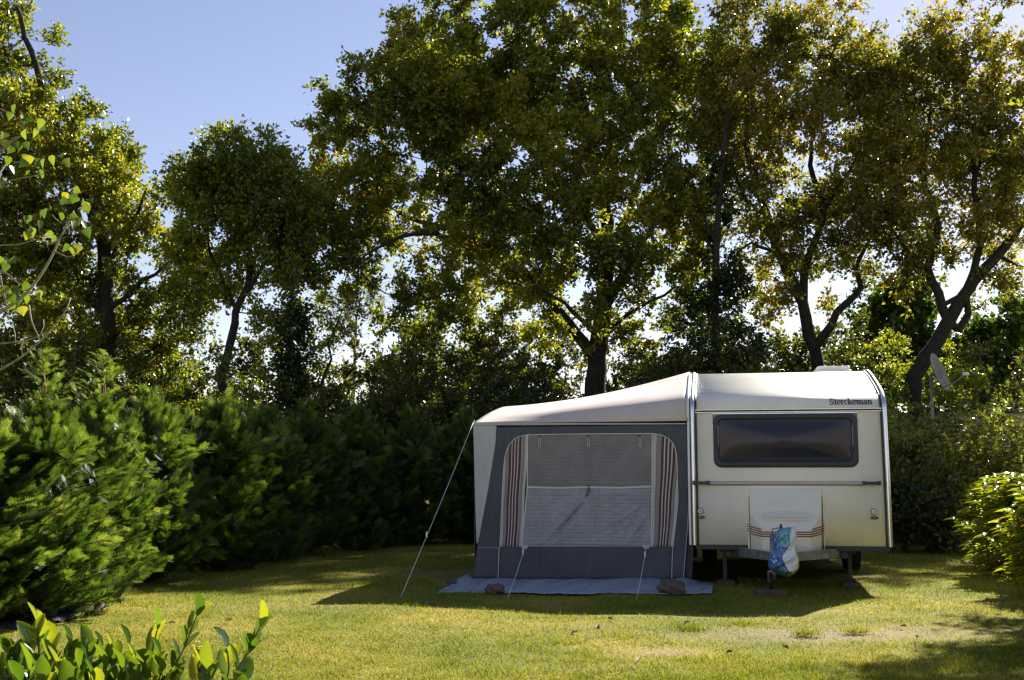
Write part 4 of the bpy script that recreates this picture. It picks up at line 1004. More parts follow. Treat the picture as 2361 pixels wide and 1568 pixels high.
# stones --------------------------------------------------------------
M['stone'] = solid('fieldstone', (.11, .085, .065), .95, noise=.35, nscale=14, bump=.8, bscale=25)
for k, (xd, yd, rx, rz_, lab) in enumerate(((1141, 1369, .10, .055, 'small rounded stone holding down the ground flap near the left guy rope'), (1549, 1369, .14, .085, 'larger brown stone holding down the ground flap near the right guy rope'), (1040, 1349, .06, .04, 'little stone beside the left tip of the ground flap'))):
    c = gr(xd, yd, .01); bm = bmesh.new(); bmesh.ops.create_icosphere(bm, subdivisions=4, radius=1)
    for v in bm.verts:
        n_ = 1 + .18 * math.sin(v.co.x * 3 + k * 3) * math.sin(v.co.y * 4 + k) + .1 * math.sin(v.co.z * 6 + v.co.x * 5) + .03 * math.sin(v.co.x * 17) * math.sin(v.co.y * 13 + v.co.z * 15)
        v.co = Vector((v.co.x * rx * n_, v.co.y * rx * .8 * n_, (v.co.z * rz_ * n_ + rz_ * .55)))
    for f in bm.faces: f.smooth = True
    me = bpy.data.meshes.new('stone'); bm.to_mesh(me); bm.free(); o = link('stone', me, M['stone']); o.location = c + [0, 0, .012]; tag(o, lab, 'stone', 'stones on the ground flap')

# ================================================================ membrane under the hedge
mb = MB()
pm = [gr(-40, 1470), gr(100, 1440), gr(190, 1420), gr(250, 1405), gr(250, 1380), gr(470, 1362), gr(620, 1330), gr(700, 1308)]
pm = [gr(-80, 1462), gr(60, 1452), gr(170, 1430), gr(225, 1412), gr(262, 1396), gr(290, 1385)]
def memb(u_, v_):
    t = u_ * (len(pm) - 1); i_ = min(int(t), len(pm) - 2); p = lerp(pm[i_], pm[i_ + 1], t - i_).copy()
    p[0] -= 1.0 * v_; p[1] += .35 * v_; p[2] = .014 + .018 * abs(math.sin(u_ * 60 + v_ * 9)) * (.3 + math.sin(v_ * 15) ** 2) + .010 * math.sin(u_ * 140 + v_ * 30); return tuple(p)
mb.grid(memb, 150, 24); o = mb.build('weed_membrane', solid('black_weed_membrane', (.060, .060, .068), .5, noise=.4, nscale=10, bump=.5, bscale=60)); tag(o, 'wrinkled black sheet laid along the foot of the conifer hedge', 'ground sheet')

# ================================================================ conifers
def conifer(x, y, h, r, npl, label, leader=0, lsize=.15, per=26, seedlean=0):
    root = empty('conifer', label, 'conifer', (x, y, 0), 0, 'conifers of the hedge')
    mb = MB(); mb.tube([(0, 0, -.05), (.02, 0, h * .5), (0, .02, h + leader * .98)], [.05, .03, .005], 8); mb.build('trunk', M['bark'], root)
    if leader:
        mb = MB(); mb.tube([(0, .01, h * .9), (.03, .01, h + leader * .45), (-.03, .02, h + leader)], [.011, .008, .003], 6); mb.build('leader', M['redtwig'], root)
    z = h * RNG.random(npl) ** 1.05; th = RNG.random(npl) * 2 * math.pi
    f = z / h; rad = r * (np.clip(1.04 - f ** 3.6, .08, 1)) * (.80 + .26 * np.sin(th * 3 + f * 6 + x) * np.sin(f * 17 + y)) * RNG.uniform(.62, 1.18, npl) * np.where(f < .08, .8, 1)
    o = np.stack([np.cos(th), np.sin(th), np.zeros(npl)], 1)
    tip = o * rad[:, None]; tip[:, 2] = z + .12 + .1 * RNG.random(npl)
    PLn = lsize * RNG.uniform(2.4, 5.4, npl)
    ax = unit(o * 1.0 + rdir(npl) * .42 + np.array([0, 0, .55])) ; ax[:, 2] = np.where(f > .78, ax[:, 2] + .9, ax[:, 2]); PLn = PLn * np.where(f > .8, 1.5, 1); ax = unit(ax)
    st = tip - ax * PLn[:, None]
    segs = [(o_ * 0 + np.array([0, 0, max(.1, s_[2] - .12)]), s_, .008, .005) for o_, s_ in zip(o, st)] + [(s_, t_, .005, .002) for s_, t_ in zip(st, tip)]
    V, Fc = tubes(segs, 4); link('branches', np_mesh('branches', V, Fc), M['bark'], root)
    t = RNG.random((npl, per)) ** .8; P = st[:, None] + ax[:, None] * (PLn[:, None] * t)[..., None]
    side = unit(np.cross(ax, rdir(npl) * .4 + np.array([0, 0, 1]))); sg = np.where(RNG.random((npl, per)) < .5, 1, -1)
    D = ax[:, None] * 1.0 + side[:, None] * (sg * .75 * (1.1 - t))[..., None] + RNG.normal(size=(npl, per, 3)) * .26
    up_ = unit(np.cross(side, ax)); Nn = up_[:, None] + RNG.normal(size=(npl, per, 3)) * .5
    P = P.reshape(-1, 3); D = D.reshape(-1, 3); Nn = Nn.reshape(-1, 3); m_ = len(P)
    sz = lsize * RNG.uniform(.55, 1.15, m_) * np.repeat(np.ones(npl), per)
    rn = np.clip(.42 + .35 * (t.reshape(-1) - .4) + RNG.normal(size=m_) * .16 + np.repeat(RNG.normal(size=npl) * .22, per), 0, 1)
    if leader:
        k = 9 * int(leader * 20)
        for lz in np.linspace(.0, leader, 14)[:-1]:
            m2 = 10; ang = RNG.random(4) * 6.3
            for an in ang:
                ln = .30 * (1 - lz / leader) + .08; dr = np.array([math.cos(an), math.sin(an), .55]); dr /= np.linalg.norm(dr); tt = np.linspace(.05, .9, 5)
                pp = np.array([0, .01, h + lz]) + dr * ln * tt[:, None]
                P = np.concatenate([P, pp]); D = np.concatenate([D, dr + RNG.normal(size=(5, 3)) * .35]); Nn = np.concatenate([Nn, np.array([0, 0, 1]) + RNG.normal(size=(5, 3)) * .4])
                sz = np.concatenate([sz, .085 * RNG.uniform(.6, 1.1, 5)]); rn = np.concatenate([rn, RNG.uniform(.5, 1, 5)])
    leaves('foliage', T_SPRAY, P, D, Nn, sz, sz * 1.0, rn, M['conifer'], root)
    return root
cl = [(-4.45, 8.8, 1.66, .95, 'bright green conifer cut by the left edge of the picture', .55),
      (-4.05, 9.45, 1.66, .86, 'big sunlit feathery conifer at left with the tallest red leader', .62),
      (-4.15, 11.1, 1.80, .76, 'sunlit conifer with a thin leader, second from the lit end of the hedge', .62),
      (-4.2, 12.7, 1.95, .85, 'shaded conifer just behind the sunlit ones in the hedge', 0), (-3.75, 14.2, 2.0, .95, 'dark conifer in the shaded stretch of the hedge, left of its middle', 0),
      (-3.55, 15.6, 2.0, .95, 'dark conifer in the middle of the shaded hedge', 0), (-3.15, 17.0, 2.1, .95, 'dark conifer where the hedge begins to curve behind the lawn', 0),
      (-2.55, 18.3, 2.15, .9, 'dark conifer in the curve of the hedge', 0), (-1.75, 19.2, 2.15, .9, 'dark conifer at the far end of the lawn, left of the guy rope', 0),
      (-.8, 19.9, 2.2, .95, 'dark conifer at the back of the lawn, seen behind the long guy rope', 0), (.3, 20.4, 2.2, .95, 'dark conifer at the back, next to the outer edge of the awning', 0)]
for i_, (x, y, h, r, lab, ld) in enumerate(cl):
    near = i_ < 3
    conifer(x, y, h, r, 430 if near else 330, lab, ld, .125 if near else .16, 32 if near else 26)

# ================================================================ trees
def B(*a): return blob(*a)
YS = 1.09; MT = 1.0
TL = 28.0
tree('oak_tree', 'huge spreading oak with a thick dark trunk behind the awning roof', 'tree', at(1372, 1135, 27.5) * [1, 1, 0],
     [([at(1372, 1135, 27.5) * [1, 1, 0], at(1372, 1000, 27.5), at(1375, 850, 27.5), at(1390, 720, 27.5), at(1400, 560, 27.6), at(1380, 380, 28), at(1330, 180, 28)], .33, .08),
      ([at(1378, 830, 27.5), at(1290, 720, 27), at(1190, 610, 27), at(1120, 560, 27), at(1000, 520, 27.2), at(925, 495, 27.3)], .17, .05),
      ([at(1120, 560, 27), at(1000, 540, 26.6), at(900, 550, 26.4), at(840, 590, 26.3)], .09, .03),
      ([at(1390, 720, 27.5), at(1480, 560, 27), at(1560, 430, 27)], .14, .04), ([at(1400, 560, 27.6), at(1250, 380, 28.5), at(1100, 220, 28.5)], .13, .04),
      ([at(1395, 640, 27.5), at(1480, 400, 29), at(1560, 150, 29)], .13, .04), ([at(1385, 780, 27.5), at(1300, 700, 26.3), at(1230, 660, 25.8)], .08, .03), ([at(1385, 770, 27.5), at(1500, 690, 27), at(1600, 650, 27)], .07, .02)],
     [B(1130, 160, 28, 290, 220, 2.6), B(960, 290, 27.6, 230, 200, 2.3), B(820, 380, 27.4, 150, 170, 1.7), B(1380, 150, 28.4, 260, 220, 2.6), B(1330, 380, 26.6, 240, 200, 2.2), B(1480, 420, 27, 160, 190, 2),
      B(1540, 160, 28.6, 170, 180, 2), B(1040, 560, 27.4, 210, 150, 1.8), B(790, 560, 27, 120, 120, 1.2), B(1200, 690, 27.2, 170, 110, 1.5), B(1460, 630, 26.6, 160, 110, 1.5), B(1100, 770, 27.5, 190, 120, 1.4), B(940, 740, 27.4, 90, 60, .8), B(1270, 560, 26.5, 180, 140, 1.6), B(1560, 560, 27, 90, 120, 1.2), B(1580, 470, 27, 60, 90, 1.2), B(1440, 760, 27, 70, 40, .9), B(1250, 820, 27, 90, 60, 1), B(1240, 240, 27, 130, 120, 1.8), B(1000, 120, 28, 120, 90, 1.6), B(720, 440, 27, 50, 130, 1), B(1640, 330, 28, 70, 120, 1.3), B(700, 600, 27, 60, 80, 1), B(1600, 640, 27, 60, 80, 1), B(1500, 730, 26.6, 60, 50, .9), B(1560, 720, 27, 50, 50, .9), B(930, 830, 27.5, 80, 50, 1), B(1330, 760, 26.8, 90, 60, 1), B(1120, 860, 27.5, 110, 60, 1), B(1150, 430, 27, 110, 90, 1.5), B(860, 500, 27, 90, 70, 1.2), B(800, 640, 26.8, 110, 60, 1.1), B(980, 680, 27, 100, 50, 1.1), B(1000, 250, 26.8, 120, 120, 1.5), B(1420, -90, 28.4, 230, 110, 2.2), B(1150, -80, 28.2, 180, 90, 2)],
     1270, 235, M['oak'], (.122, .076), .38, trunk_r=.3, holes=[B(905, 600, 27, 48, 42, 3), B(1590, 385, 27, 45, 40, 4), B(1130, 690, 27, 40, 30, 3), B(860, 690, 27, 60, 22, 3), B(1540, 760, 27, 80, 40, 3), B(700, 760, 27, 80, 60, 4)])
tree('oak_tree', 'tall dense tree filling the upper left corner, its crown sloping down to the right', 'tree', at(250, 1135, 26) * [1, 1, 0],
     [([at(250, 1135, 26) * [1, 1, 0], at(250, 900, 26), at(247, 720, 26), at(235, 560, 26), at(170, 380, 26), at(90, 180, 26), at(40, 20, 26)], .26, .05),
      ([at(248, 740, 26), at(140, 620, 26), at(40, 540, 26)], .12, .03), ([at(240, 640, 26), at(300, 520, 26), at(340, 430, 26)], .1, .03), ([at(248, 720, 26), at(330, 650, 25.5), at(400, 600, 25.5)], .08, .03)],
     [B(10, 150, 26, 115, 160, 2), B(-80, 60, 27, 150, 220, 2), B(110, 300, 26, 130, 140, 2), B(225, 390, 26, 115, 130, 1.9), B(50, 470, 26, 190, 170, 2.1), B(300, 520, 26, 90, 120, 1.6), B(180, 600, 26, 190, 120, 1.9), B(60, 740, 26.5, 170, 120, 1.6), B(300, 730, 26.5, 150, 110, 1.5), B(-100, 400, 26, 160, 260, 2), B(420, 640, 26.5, 80, 110, 1.2), B(130, 850, 26, 170, 80, 1.6), B(-20, 880, 25.5, 110, 110, 1.6), B(330, 850, 26.5, 120, 80, 1.3), B(30, 620, 26, 120, 80, 1.4), B(370, 440, 26, 50, 60, 1)],
     580, 240, M['oak'], (.118, .074), .37, trunk_r=.26, holes=[B(270, 610, 26, 40, 26, 3), B(95, 570, 26, 32, 22, 3)])
tree('oak_tree', 'smaller round crowned tree with a slim leaning trunk left of the big oak', 'tree', at(505, 1135, 25) * [1, 1, 0],
     [([at(505, 1135, 25) * [1, 1, 0], at(508, 930, 25), at(520, 830, 25), at(548, 720, 25), at(575, 640, 25), at(570, 520, 25), at(560, 400, 25)], .15, .04),
      ([at(548, 720, 25), at(500, 620, 25), at(470, 520, 25)], .06, .02), ([at(560, 680, 25), at(630, 590, 25), at(670, 500, 25)], .07, .02), ([at(575, 640, 25), at(620, 480, 25.5), at(640, 400, 25)], .05, .02)],
     [B(560, 390, 25, 105, 85, 1.7), B(475, 440, 25, 85, 75, 1.4), B(640, 450, 25, 90, 95, 1.5), B(560, 540, 25, 150, 85, 1.7), B(650, 640, 25, 100, 70, 1.2), B(500, 650, 25.4, 90, 60, 1.1), B(690, 540, 25, 70, 80, 1.1), B(430, 560, 25, 60, 90, 1), B(440, 700, 25, 60, 70, 1), B(480, 780, 25.5, 50, 40, .8), B(610, 810, 25.5, 40, 40, .8), B(620, 740, 25, 70, 50, 1), B(700, 470, 25.5, 60, 100, 1), B(560, 330, 25, 40, 40, .8)],
     350, 165, M['green'], (.105, .066), .38, trunk_r=.16, holes=[B(520, 770, 25, 60, 60, 3)])
tree('oak_tree', 'open crowned oak with browning leaves and a forked dark trunk behind the caravan roof', 'tree', at(1885, 1120, 26.5) * [1, 1, 0],
     [([at(1885, 1120, 26.5) * [1, 1, 0], at(1885, 860, 26.5), at(1865, 770, 26.5), at(1850, 700, 26.5), at(1800, 590, 26.5), at(1760, 480, 26.5), at(1725, 350, 27), at(1720, 180, 27)], .20, .05),
      ([at(1882, 800, 26.5), at(1930, 720, 26.3), at(1985, 660, 26.3), at(1975, 600, 26.3), at(2010, 540, 26.3)], .12, .04), ([at(1852, 710, 26.5), at(1860, 600, 26.5), at(1900, 480, 26.5), at(1870, 380, 27), at(1890, 220, 27)], .12, .04),
      ([at(1770, 500, 26.5), at(1700, 430, 26.5), at(1690, 330, 26.5)], .05, .02), ([at(1900, 480, 26.5), at(1970, 380, 26.5), at(2000, 250, 26.5)], .06, .02), ([at(1800, 590, 26.5), at(1730, 560, 26.2), at(1690, 600, 26)], .05, .02)],
     [B(1740, 130, 27, 130, 120, 2), B(1880, 110, 27.3, 150, 110, 2), B(1990, 190, 27, 110, 130, 1.8), B(1730, 300, 27, 110, 130, 1.8), B(1850, 300, 26.6, 130, 130, 2), B(1770, 470, 26.5, 130, 100, 1.7), B(1920, 440, 26.5, 120, 110, 1.7), B(1860, 590, 26.5, 150, 75, 1.5), B(1760, 640, 26.5, 90, 60, 1.2), B(1980, 590, 26.5, 70, 60, 1.2), B(1720, 20, 27.4, 60, 60, 1.2), B(1650, 200, 27.5, 70, 120, 1.2), B(2030, 380, 27, 70, 120, 1.3), B(1680, 420, 27, 60, 100, 1.2), B(2010, 300, 27.5, 70, 80, 1.2), B(1800, 700, 26.8, 60, 40, .8), B(1930, 700, 26.8, 70, 30, .8)],
     510, 160, M['oak_dry'], (.112, .070), .38, trunk_r=.2, holes=[B(1880, 655, 26.5, 45, 30, 3), B(1950, 660, 26.5, 40, 26, 3), B(1840, 205, 27, 24, 40, 3), B(1960, 35, 27, 60, 40, 4)])
tree('oak_tree', 'leaning oak with a curved double trunk at the right edge of the picture', 'tree', at(2085, 1080, 25) * [1, 1, 0],
     [([at(2085, 1080, 25) * [1, 1, 0], at(2095, 930, 25), at(2120, 850, 25), at(2165, 780, 25), at(2200, 715, 25), at(2230, 665, 25), at(2290, 600, 25), at(2340, 540, 25), at(2400, 420, 25)], .26, .07),
      ([at(2190, 745, 25), at(2160, 680, 25), at(2140, 620, 25), at(2160, 520, 25), at(2130, 400, 25), at(2150, 250, 25.5)], .12, .04),
      ([at(2210, 760, 25), at(2228, 720, 25), at(2222, 670, 25), at(2180, 700, 25)], .09, .06),
      ([at(2230, 665, 25), at(2260, 560, 25), at(2250, 420, 25), at(2280, 260, 25.5), at(2300, 100, 25.5)], .10, .03), ([at(2145, 640, 25), at(2080, 560, 25), at(2040, 500, 25)], .06, .02), ([at(2300, 590, 25), at(2380, 620, 25), at(2440, 600, 25)], .06, .02)],
     [B(2130, 150, 25.5, 120, 120, 1.8), B(2260, 180, 25.5, 120, 110, 1.9), B(2370, 120, 25, 90, 150, 1.9), B(2080, 330, 25.3, 110, 130, 1.7), B(2200, 340, 25, 120, 120, 1.8), B(2330, 360, 25, 120, 150, 1.8), B(2070, 500, 25, 120, 90, 1.5), B(2210, 500, 25, 120, 80, 1.5), B(2340, 540, 25, 90, 70, 1.4), B(2130, 590, 25, 90, 40, 1.1), B(2330, 20, 25.5, 60, 60, 1.4), B(2200, 80, 25.5, 70, 60, 1.2), B(2010, 440, 25.5, 60, 90, 1.1), B(2020, 200, 26, 60, 80, 1.1), B(2090, 640, 25, 70, 50, .9), B(2300, 650, 25.2, 80, 50, 1)],
     510, 160, M['oak_dry'], (.108, .068), .38, trunk_r=.22, holes=[B(2385, 70, 25, 75, 130, 4), B(2250, 700, 25, 70, 45, 3), B(2235, 75, 25, 35, 60, 4), B(2060, 100, 25, 30, 50, 4)])
YS = 1.08; MT = .8
# ivy covered stem
tree('ivy_clad_tree', 'tall narrow trunk wrapped in dark ivy between the big oak and the caravan', 'tree', at(1650, 1130, 26) * [1, 1, 0],
     [([at(1650, 1130, 26) * [1, 1, 0], at(1648, 800, 26), at(1652, 550, 26), at(1665, 380, 26), at(1680, 250, 26.4)], .14, .05), ([at(1652, 560, 26), at(1590, 430, 26.5), at(1560, 330, 26.5)], .05, .02)],
     [B(1648, 860, 26, 45, 130, .5), B(1650, 640, 26, 38, 150, .45), B(1660, 440, 26, 34, 130, .4), B(1570, 850, 25.6, 90, 50, .7), B(1700, 820, 25.6, 70, 90, .7), B(1630, 710, 26, 60, 50, .6), B(1690, 660, 26, 50, 60, .6)],
     150, 130, M['ivy'], (.09, .075), .26, trunk_r=.14)
tree('ivy_clad_tree', 'thin trunk thick with ivy to the right of the slim leaning tree', 'tree', at(668, 1130, 24) * [1, 1, 0],
     [([at(668, 1130, 24) * [1, 1, 0], at(665, 850, 24), at(672, 700, 24), at(690, 600, 24)], .09, .03), ([at(668, 800, 24), at(625, 720, 24), at(600, 690, 24)], .03, .01)],
     [B(668, 880, 24, 30, 110, .4), B(670, 740, 24, 28, 70, .35), B(700, 790, 24, 50, 40, .4)], 60, 100, M['ivy'], (.09, .07), .22, trunk_r=.09)
tree('young_tree', 'thin crooked sapling with sparse leaves standing right of the ivy clad stem', 'tree', at(735, 1130, 24.5) * [1, 1, 0],
     [([at(735, 1130, 24.5) * [1, 1, 0], at(732, 930, 24.5), at(740, 890, 24.5), at(765, 830, 24.5), at(755, 790, 24.5), at(780, 740, 24.5)], .07, .02), ([at(738, 900, 24.5), at(700, 860, 24.5)], .03, .01)],
     [B(760, 760, 24.5, 70, 60, .8), B(700, 840, 24.5, 50, 40, .6), B(800, 720, 24.5, 60, 50, .7)], 40, 40, M['green'], (.10, .06), .34, trunk_r=.07)
tree('pale_tree', 'airy tree with thin pale twigs against the sky left of the big oak trunk', 'tree', at(810, 1130, 32) * [1, 1, 0],
     [([at(810, 1130, 32) * [1, 1, 0], at(815, 900, 32), at(820, 760, 32), at(830, 690, 32)], .10, .02)],
     [B(790, 730, 32, 90, 70, 1.2), B(860, 700, 32, 60, 50, 1)], 70, 40, M['willow'], (.09, .04), .45, trunk_r=.07, bark='barkg')
# poplars far right
tree('poplar_tree', 'bright green poplar with large glossy leaves behind the leaning oak', 'tree', at(2080, 1130, 29) * [1, 1, 0],
     [([at(2080, 1130, 29) * [1, 1, 0], at(2080, 900, 29), at(2085, 700, 29)], .10, .03)],
     [B(2060, 740, 29, 80, 70, 1.2), B(2110, 690, 29, 55, 50, 1), B(2160, 850, 29, 90, 90, 1.2), B(2230, 860, 29, 60, 70, 1)], 100, 110, M['poplar'], (.16, .15), .42, tpl=T_POP, trunk_r=.1)
tree('poplar_tree', 'green poplar rising at the far right edge above the shrubs', 'tree', at(2330, 1130, 27) * [1, 1, 0],
     [([at(2330, 1130, 27) * [1, 1, 0], at(2330, 900, 27), at(2325, 740, 27)], .10, .03)],
     [B(2310, 790, 27, 75, 90, 1.2), B(2370, 740, 27, 55, 60, 1), B(2350, 880, 27, 110, 80, 1.2)], 90, 120, M['poplar'], (.15, .13), .40, tpl=T_POP, trunk_r=.1)

YS = 1.0; MT = 1.0
tree('oak_tree', 'young oak just outside the right border that shades the lower right lawn', 'tree', (8.1, 13.9, 0),
     [([np.array([8.1, 13.9, 0]), np.array([8.1, 13.9, 2.2]), np.array([7.9, 13.8, 5.5])], .10, .03)],
     [(np.array([7.75, 13.6, 4.4]), np.array([1.05, 1.2, 1.0])), (np.array([7.95, 13.8, 6.0]), np.array([1.1, 1.2, .9])), (np.array([8.6, 13.2, 5.0]), np.array([1.1, 1.1, 1.0])), (np.array([8.3, 13.2, 3.4]), np.array([1.2, 1.0, .8]))], 170, 150, M['green'], (.09, .06), .3, trunk_r=.1)
# ---------------- undergrowth: one shrub after another
def shrub(xd, yt, Y, w_, label, mat='dark', n=60, lpt=150, leaf=(.085, .055), grp='shrubs along the back of the pitch', name='shrub', yb=1150, dz=1.0):
    b0_ = at(xd, 1130, Y) * [1, 1, 0]; s = Y / F * K; zt_ = at(xd, yt, Y)[2]; cz = zt_ * .55; R_ = w_ * s * 1.25
    bl = [(np.array([b0_[0], b0_[1], cz]), np.array([R_, R_ * dz, zt_ * .45])), (np.array([b0_[0] + R_ * .3, b0_[1] - .2, cz * .6]), np.array([R_ * .9, R_ * dz * .9, zt_ * .38])), (np.array([b0_[0] - R_ * .4, b0_[1], cz * .8]), np.array([R_ * .7, R_ * dz, zt_ * .4]))]
    st = [([b0_, b0_ + [.05, 0, cz * .5], b0_ + [.0, .1, cz]], .05, .02)] + [([b0_ + [0, 0, .15], b0_ + [R_ * a_, -.1, cz * .7], b0_ + [R_ * a_ * 1.3, .1, cz * 1.2]], .03, .012) for a_ in (-.5, .4)]
    return tree(name, label, 'shrub', b0_, st, bl, n, lpt, M[mat], leaf, .30, trunk_r=.05, group=grp, minz=.15, minr=.004)
SH = [(60, 900, 22, 150, 'dark shrub under the upper left tree behind the lit conifers'), (300, 940, 22.5, 150, 'dark shrub behind the second red conifer leader'), (465, 810, 27, 90, 'sun yellowed shrub left of the slim leaning trunk', 'green'),
      (600, 850, 26, 80, 'yellow green shrub between the slim trunk and the ivy clad stem', 'green'), (800, 880, 23, 120, 'mid green shrub below the pale twiggy tree'), (940, 830, 23.5, 120, 'dark tall shrub left of the long guy rope top'),
      (1080, 800, 24, 120, 'dark tall shrub above the outer corner of the awning'), (1220, 850, 24, 110, 'dark shrub above the middle of the awning roof'), (1480, 830, 24.5, 100, 'thin topped dark shrub right of the big oak trunk'),
      (1590, 800, 25, 90, 'dark shrub where awning and caravan roof meet'), (1740, 810, 24.5, 110, 'shrub with brighter leaves behind the left half of the caravan roof', 'dark'), (1960, 840, 24, 100, 'shrub behind the roof vent of the caravan'),
      (2090, 900, 20.5, 90, 'glossy dark shrub close to the right side of the caravan', 'gloss_sunlit'), (2190, 960, 19.5, 100, 'glossy leaved shrub below the satellite dish', 'gloss_sunlit'), (2300, 930, 20, 110, 'small leaved shrub coloured as if sunlit in front of the hidden mobile home', 'gloss_sunlit'), (2390, 960, 18.5, 100, 'small leaved shrub at the right edge behind the bright bush', 'gloss_sunlit')]
SH += [(1490, 780, 27, 70, 'thin dark shrub in the sky gap right of the big oak trunk'), (1575, 740, 27, 60, 'dark leafy shrub left of the ivy clad trunk'), (1985, 700, 28, 60, 'dark leafy shrub between the two trunked oaks'), (2060, 760, 27, 70, 'shrub left of the leaning oak trunk', 'green'), (2170, 780, 28, 60, 'green shrub framed by the fork of the leaning oak', 'green'), (2300, 760, 25, 90, 'dark green tall shrub at the far right under the leaning oak'), (240, 720, 27, 120, 'tall dark shrub around the upper left trunk'), (60, 700, 26.5, 130, 'tall dark shrub at the left border under the crown'), (960, 740, 27, 90, 'dark leafy mass below the left limb of the big oak'), (1090, 730, 27.5, 100, 'dark leafy mass left of the big oak trunk'), (1215, 770, 27, 90, 'tall shrub touching the left side of the big oak trunk'), (1700, 730, 26.5, 80, 'ivy dark shrub right of the ivy clad trunk'), (1790, 770, 27, 80, 'dark shrub left of the forked oak trunk'), (1960, 800, 26.5, 70, 'dark shrub right of the forked oak trunk'), (140, 780, 25.5, 120, 'dark shrub filling under the upper left crown'), (390, 820, 27, 80, 'dark shrub under the right side of the upper left crown'), (2230, 870, 24, 110, 'yellow lit shrub right of the satellite dish', 'green')]
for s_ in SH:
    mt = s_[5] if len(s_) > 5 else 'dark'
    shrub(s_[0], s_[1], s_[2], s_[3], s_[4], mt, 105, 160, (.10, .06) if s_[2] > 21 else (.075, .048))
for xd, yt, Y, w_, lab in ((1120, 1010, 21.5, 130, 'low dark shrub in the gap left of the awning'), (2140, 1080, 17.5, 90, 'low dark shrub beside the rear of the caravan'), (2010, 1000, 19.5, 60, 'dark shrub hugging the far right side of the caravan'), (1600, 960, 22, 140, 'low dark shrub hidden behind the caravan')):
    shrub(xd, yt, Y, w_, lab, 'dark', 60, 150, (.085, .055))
R2 = [(400, 760, 'left of the slim trunk, high'), (520, 820, 'directly behind the slim leaning trunk'), (640, 780, 'behind the ivy clad thin trunk'), (770, 800, 'behind the crooked sapling'), (890, 740, 'below the left limb of the big oak'), (1000, 690, 'under the left half of the big oak'), (1290, 720, 'touching the left edge of the big oak trunk'), (1440, 810, 'right of the big oak trunk'), (1540, 775, 'midway between big oak trunk and ivy column'), (1640, 700, 'behind the ivy column'), (1745, 690, 'left of the forked oak'), (1835, 740, 'behind the fork of the forked oak'), (1925, 760, 'just right of the forked oak trunk'), (2030, 680, 'midway between forked and leaning oak'), (2125, 730, 'behind the leaning oak trunk'), (2225, 790, 'right of the leaning oak trunk'), (2330, 700, 'at the right border'), (290, 700, 'under the middle of the upper left tree'), (120, 700, 'under the left part of the upper left tree')]
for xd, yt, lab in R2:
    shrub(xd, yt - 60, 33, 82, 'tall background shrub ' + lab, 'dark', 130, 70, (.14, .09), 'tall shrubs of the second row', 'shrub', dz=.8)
# trees of the far background closing the view beyond the hedge
fb = [(150, 900, 40), (430, 930, 42), (700, 960, 44), (1000, 940, 42), (1350, 960, 44), (1650, 960, 40), (1950, 950, 42), (2300, 930, 40), (-250, 850, 40), (2650, 900, 40)]
for i_, (xd, yt, Y) in enumerate(fb):
    shrub(xd, yt, Y, 210, ['far', 'distant'][i_ % 2] + ' thicket seen through the gaps ' + ['under the upper left tree', 'left of the slim trunk', 'beyond the crooked sapling', 'beyond the awning corner', 'beyond the big oak trunk', 'beyond the ivy column', 'beyond the forked oak', 'beyond the far right poplar', 'past the left border', 'past the right border'][i_], 'green', 80, 110, (.20, .13), 'far thickets', 'thicket')

# bright bush with long drooping leaves
def droopbush(x, y, h, r, label, n, mat='bush', L=.145):
    root = empty('bush', label, 'bush', (x, y, 0), 0, 'bushes with drooping leaves')
    segs = []; P = []; D = []; 
    for _ in range(n):
        th = RNG.random() * 6.283; f = RNG.random() ** .8; el = f * 1.45
        rr_ = (.86 + .22 * math.sin(th * 3 + f * 5) * math.sin(f * 9 + th)) * RNG.uniform(.75, 1.05)
        tipp = np.array([math.cos(th) * math.cos(el) ** .5 * r * rr_, math.sin(th) * math.cos(el) ** .5 * r * rr_, (.06 + .94 * math.sin(el) ** .8) * h * (.85 + .15 * rr_)])
        b_ = np.array([tipp[0] * .25, tipp[1] * .25, tipp[2] * .3]); d = unit(tipp - b_); 
        segs += [(b_ * [.3, .3, 0], b_, .01, .008), (b_, tipp, .007, .003)]
        for k in range(13):
            t = 1 - .034 * k; p = lerp(b_, tipp, t); a_ = k * 2.4 + RNG.random(); o = np.array([math.cos(a_), math.sin(a_), .12]); P.append(p); D.append(o + d * .55)
    V, Fc = tubes(segs, 4); link('branches', np_mesh('branches', V, Fc), M['redtwig'], root)
    P = np.array(P); D = np.array(D); m_ = len(P); Nn = np.array([0, 0, 1.]) + RNG.normal(size=(m_, 3)) * .25
    leaves('foliage', T_DROOP, P, D, Nn, L * RNG.uniform(.6, 1.2, m_), L * .36 * RNG.uniform(.8, 1.2, m_), np.clip(RNG.normal(.45, .22, m_) + (RNG.random(m_) < .012) * .6, 0, 1), M[mat], root)
droopbush(5.88, 11.35, 1.20, 1.05, 'glowing yellow green bush with drooping leaves at the right edge of the lawn', 520)
droopbush(6.25, 13.3, 1.22, .92, 'darker drooping leaved bush behind the glowing one on the right', 380)
droopbush(6.9, 15.2, 1.15, .9, 'shaded drooping leaved bush farthest along the right border', 260)
droopbush(5.05, 9.4, 1.5, .75, 'leafy bush at the right border nearest the camera, mostly its shadow seen', 260)
droopbush(4.8, 8.0, 1.65, .9, 'leafy bush just outside the right border casting a ragged shadow', 320)
droopbush(4.5, 6.6, 1.2, .7, 'leafy bush outside the lower right corner of the picture', 300)
droopbush(7.3, 10.5, 1.6, 1.1, 'leafy bush behind the glowing one outside the right border', 300)

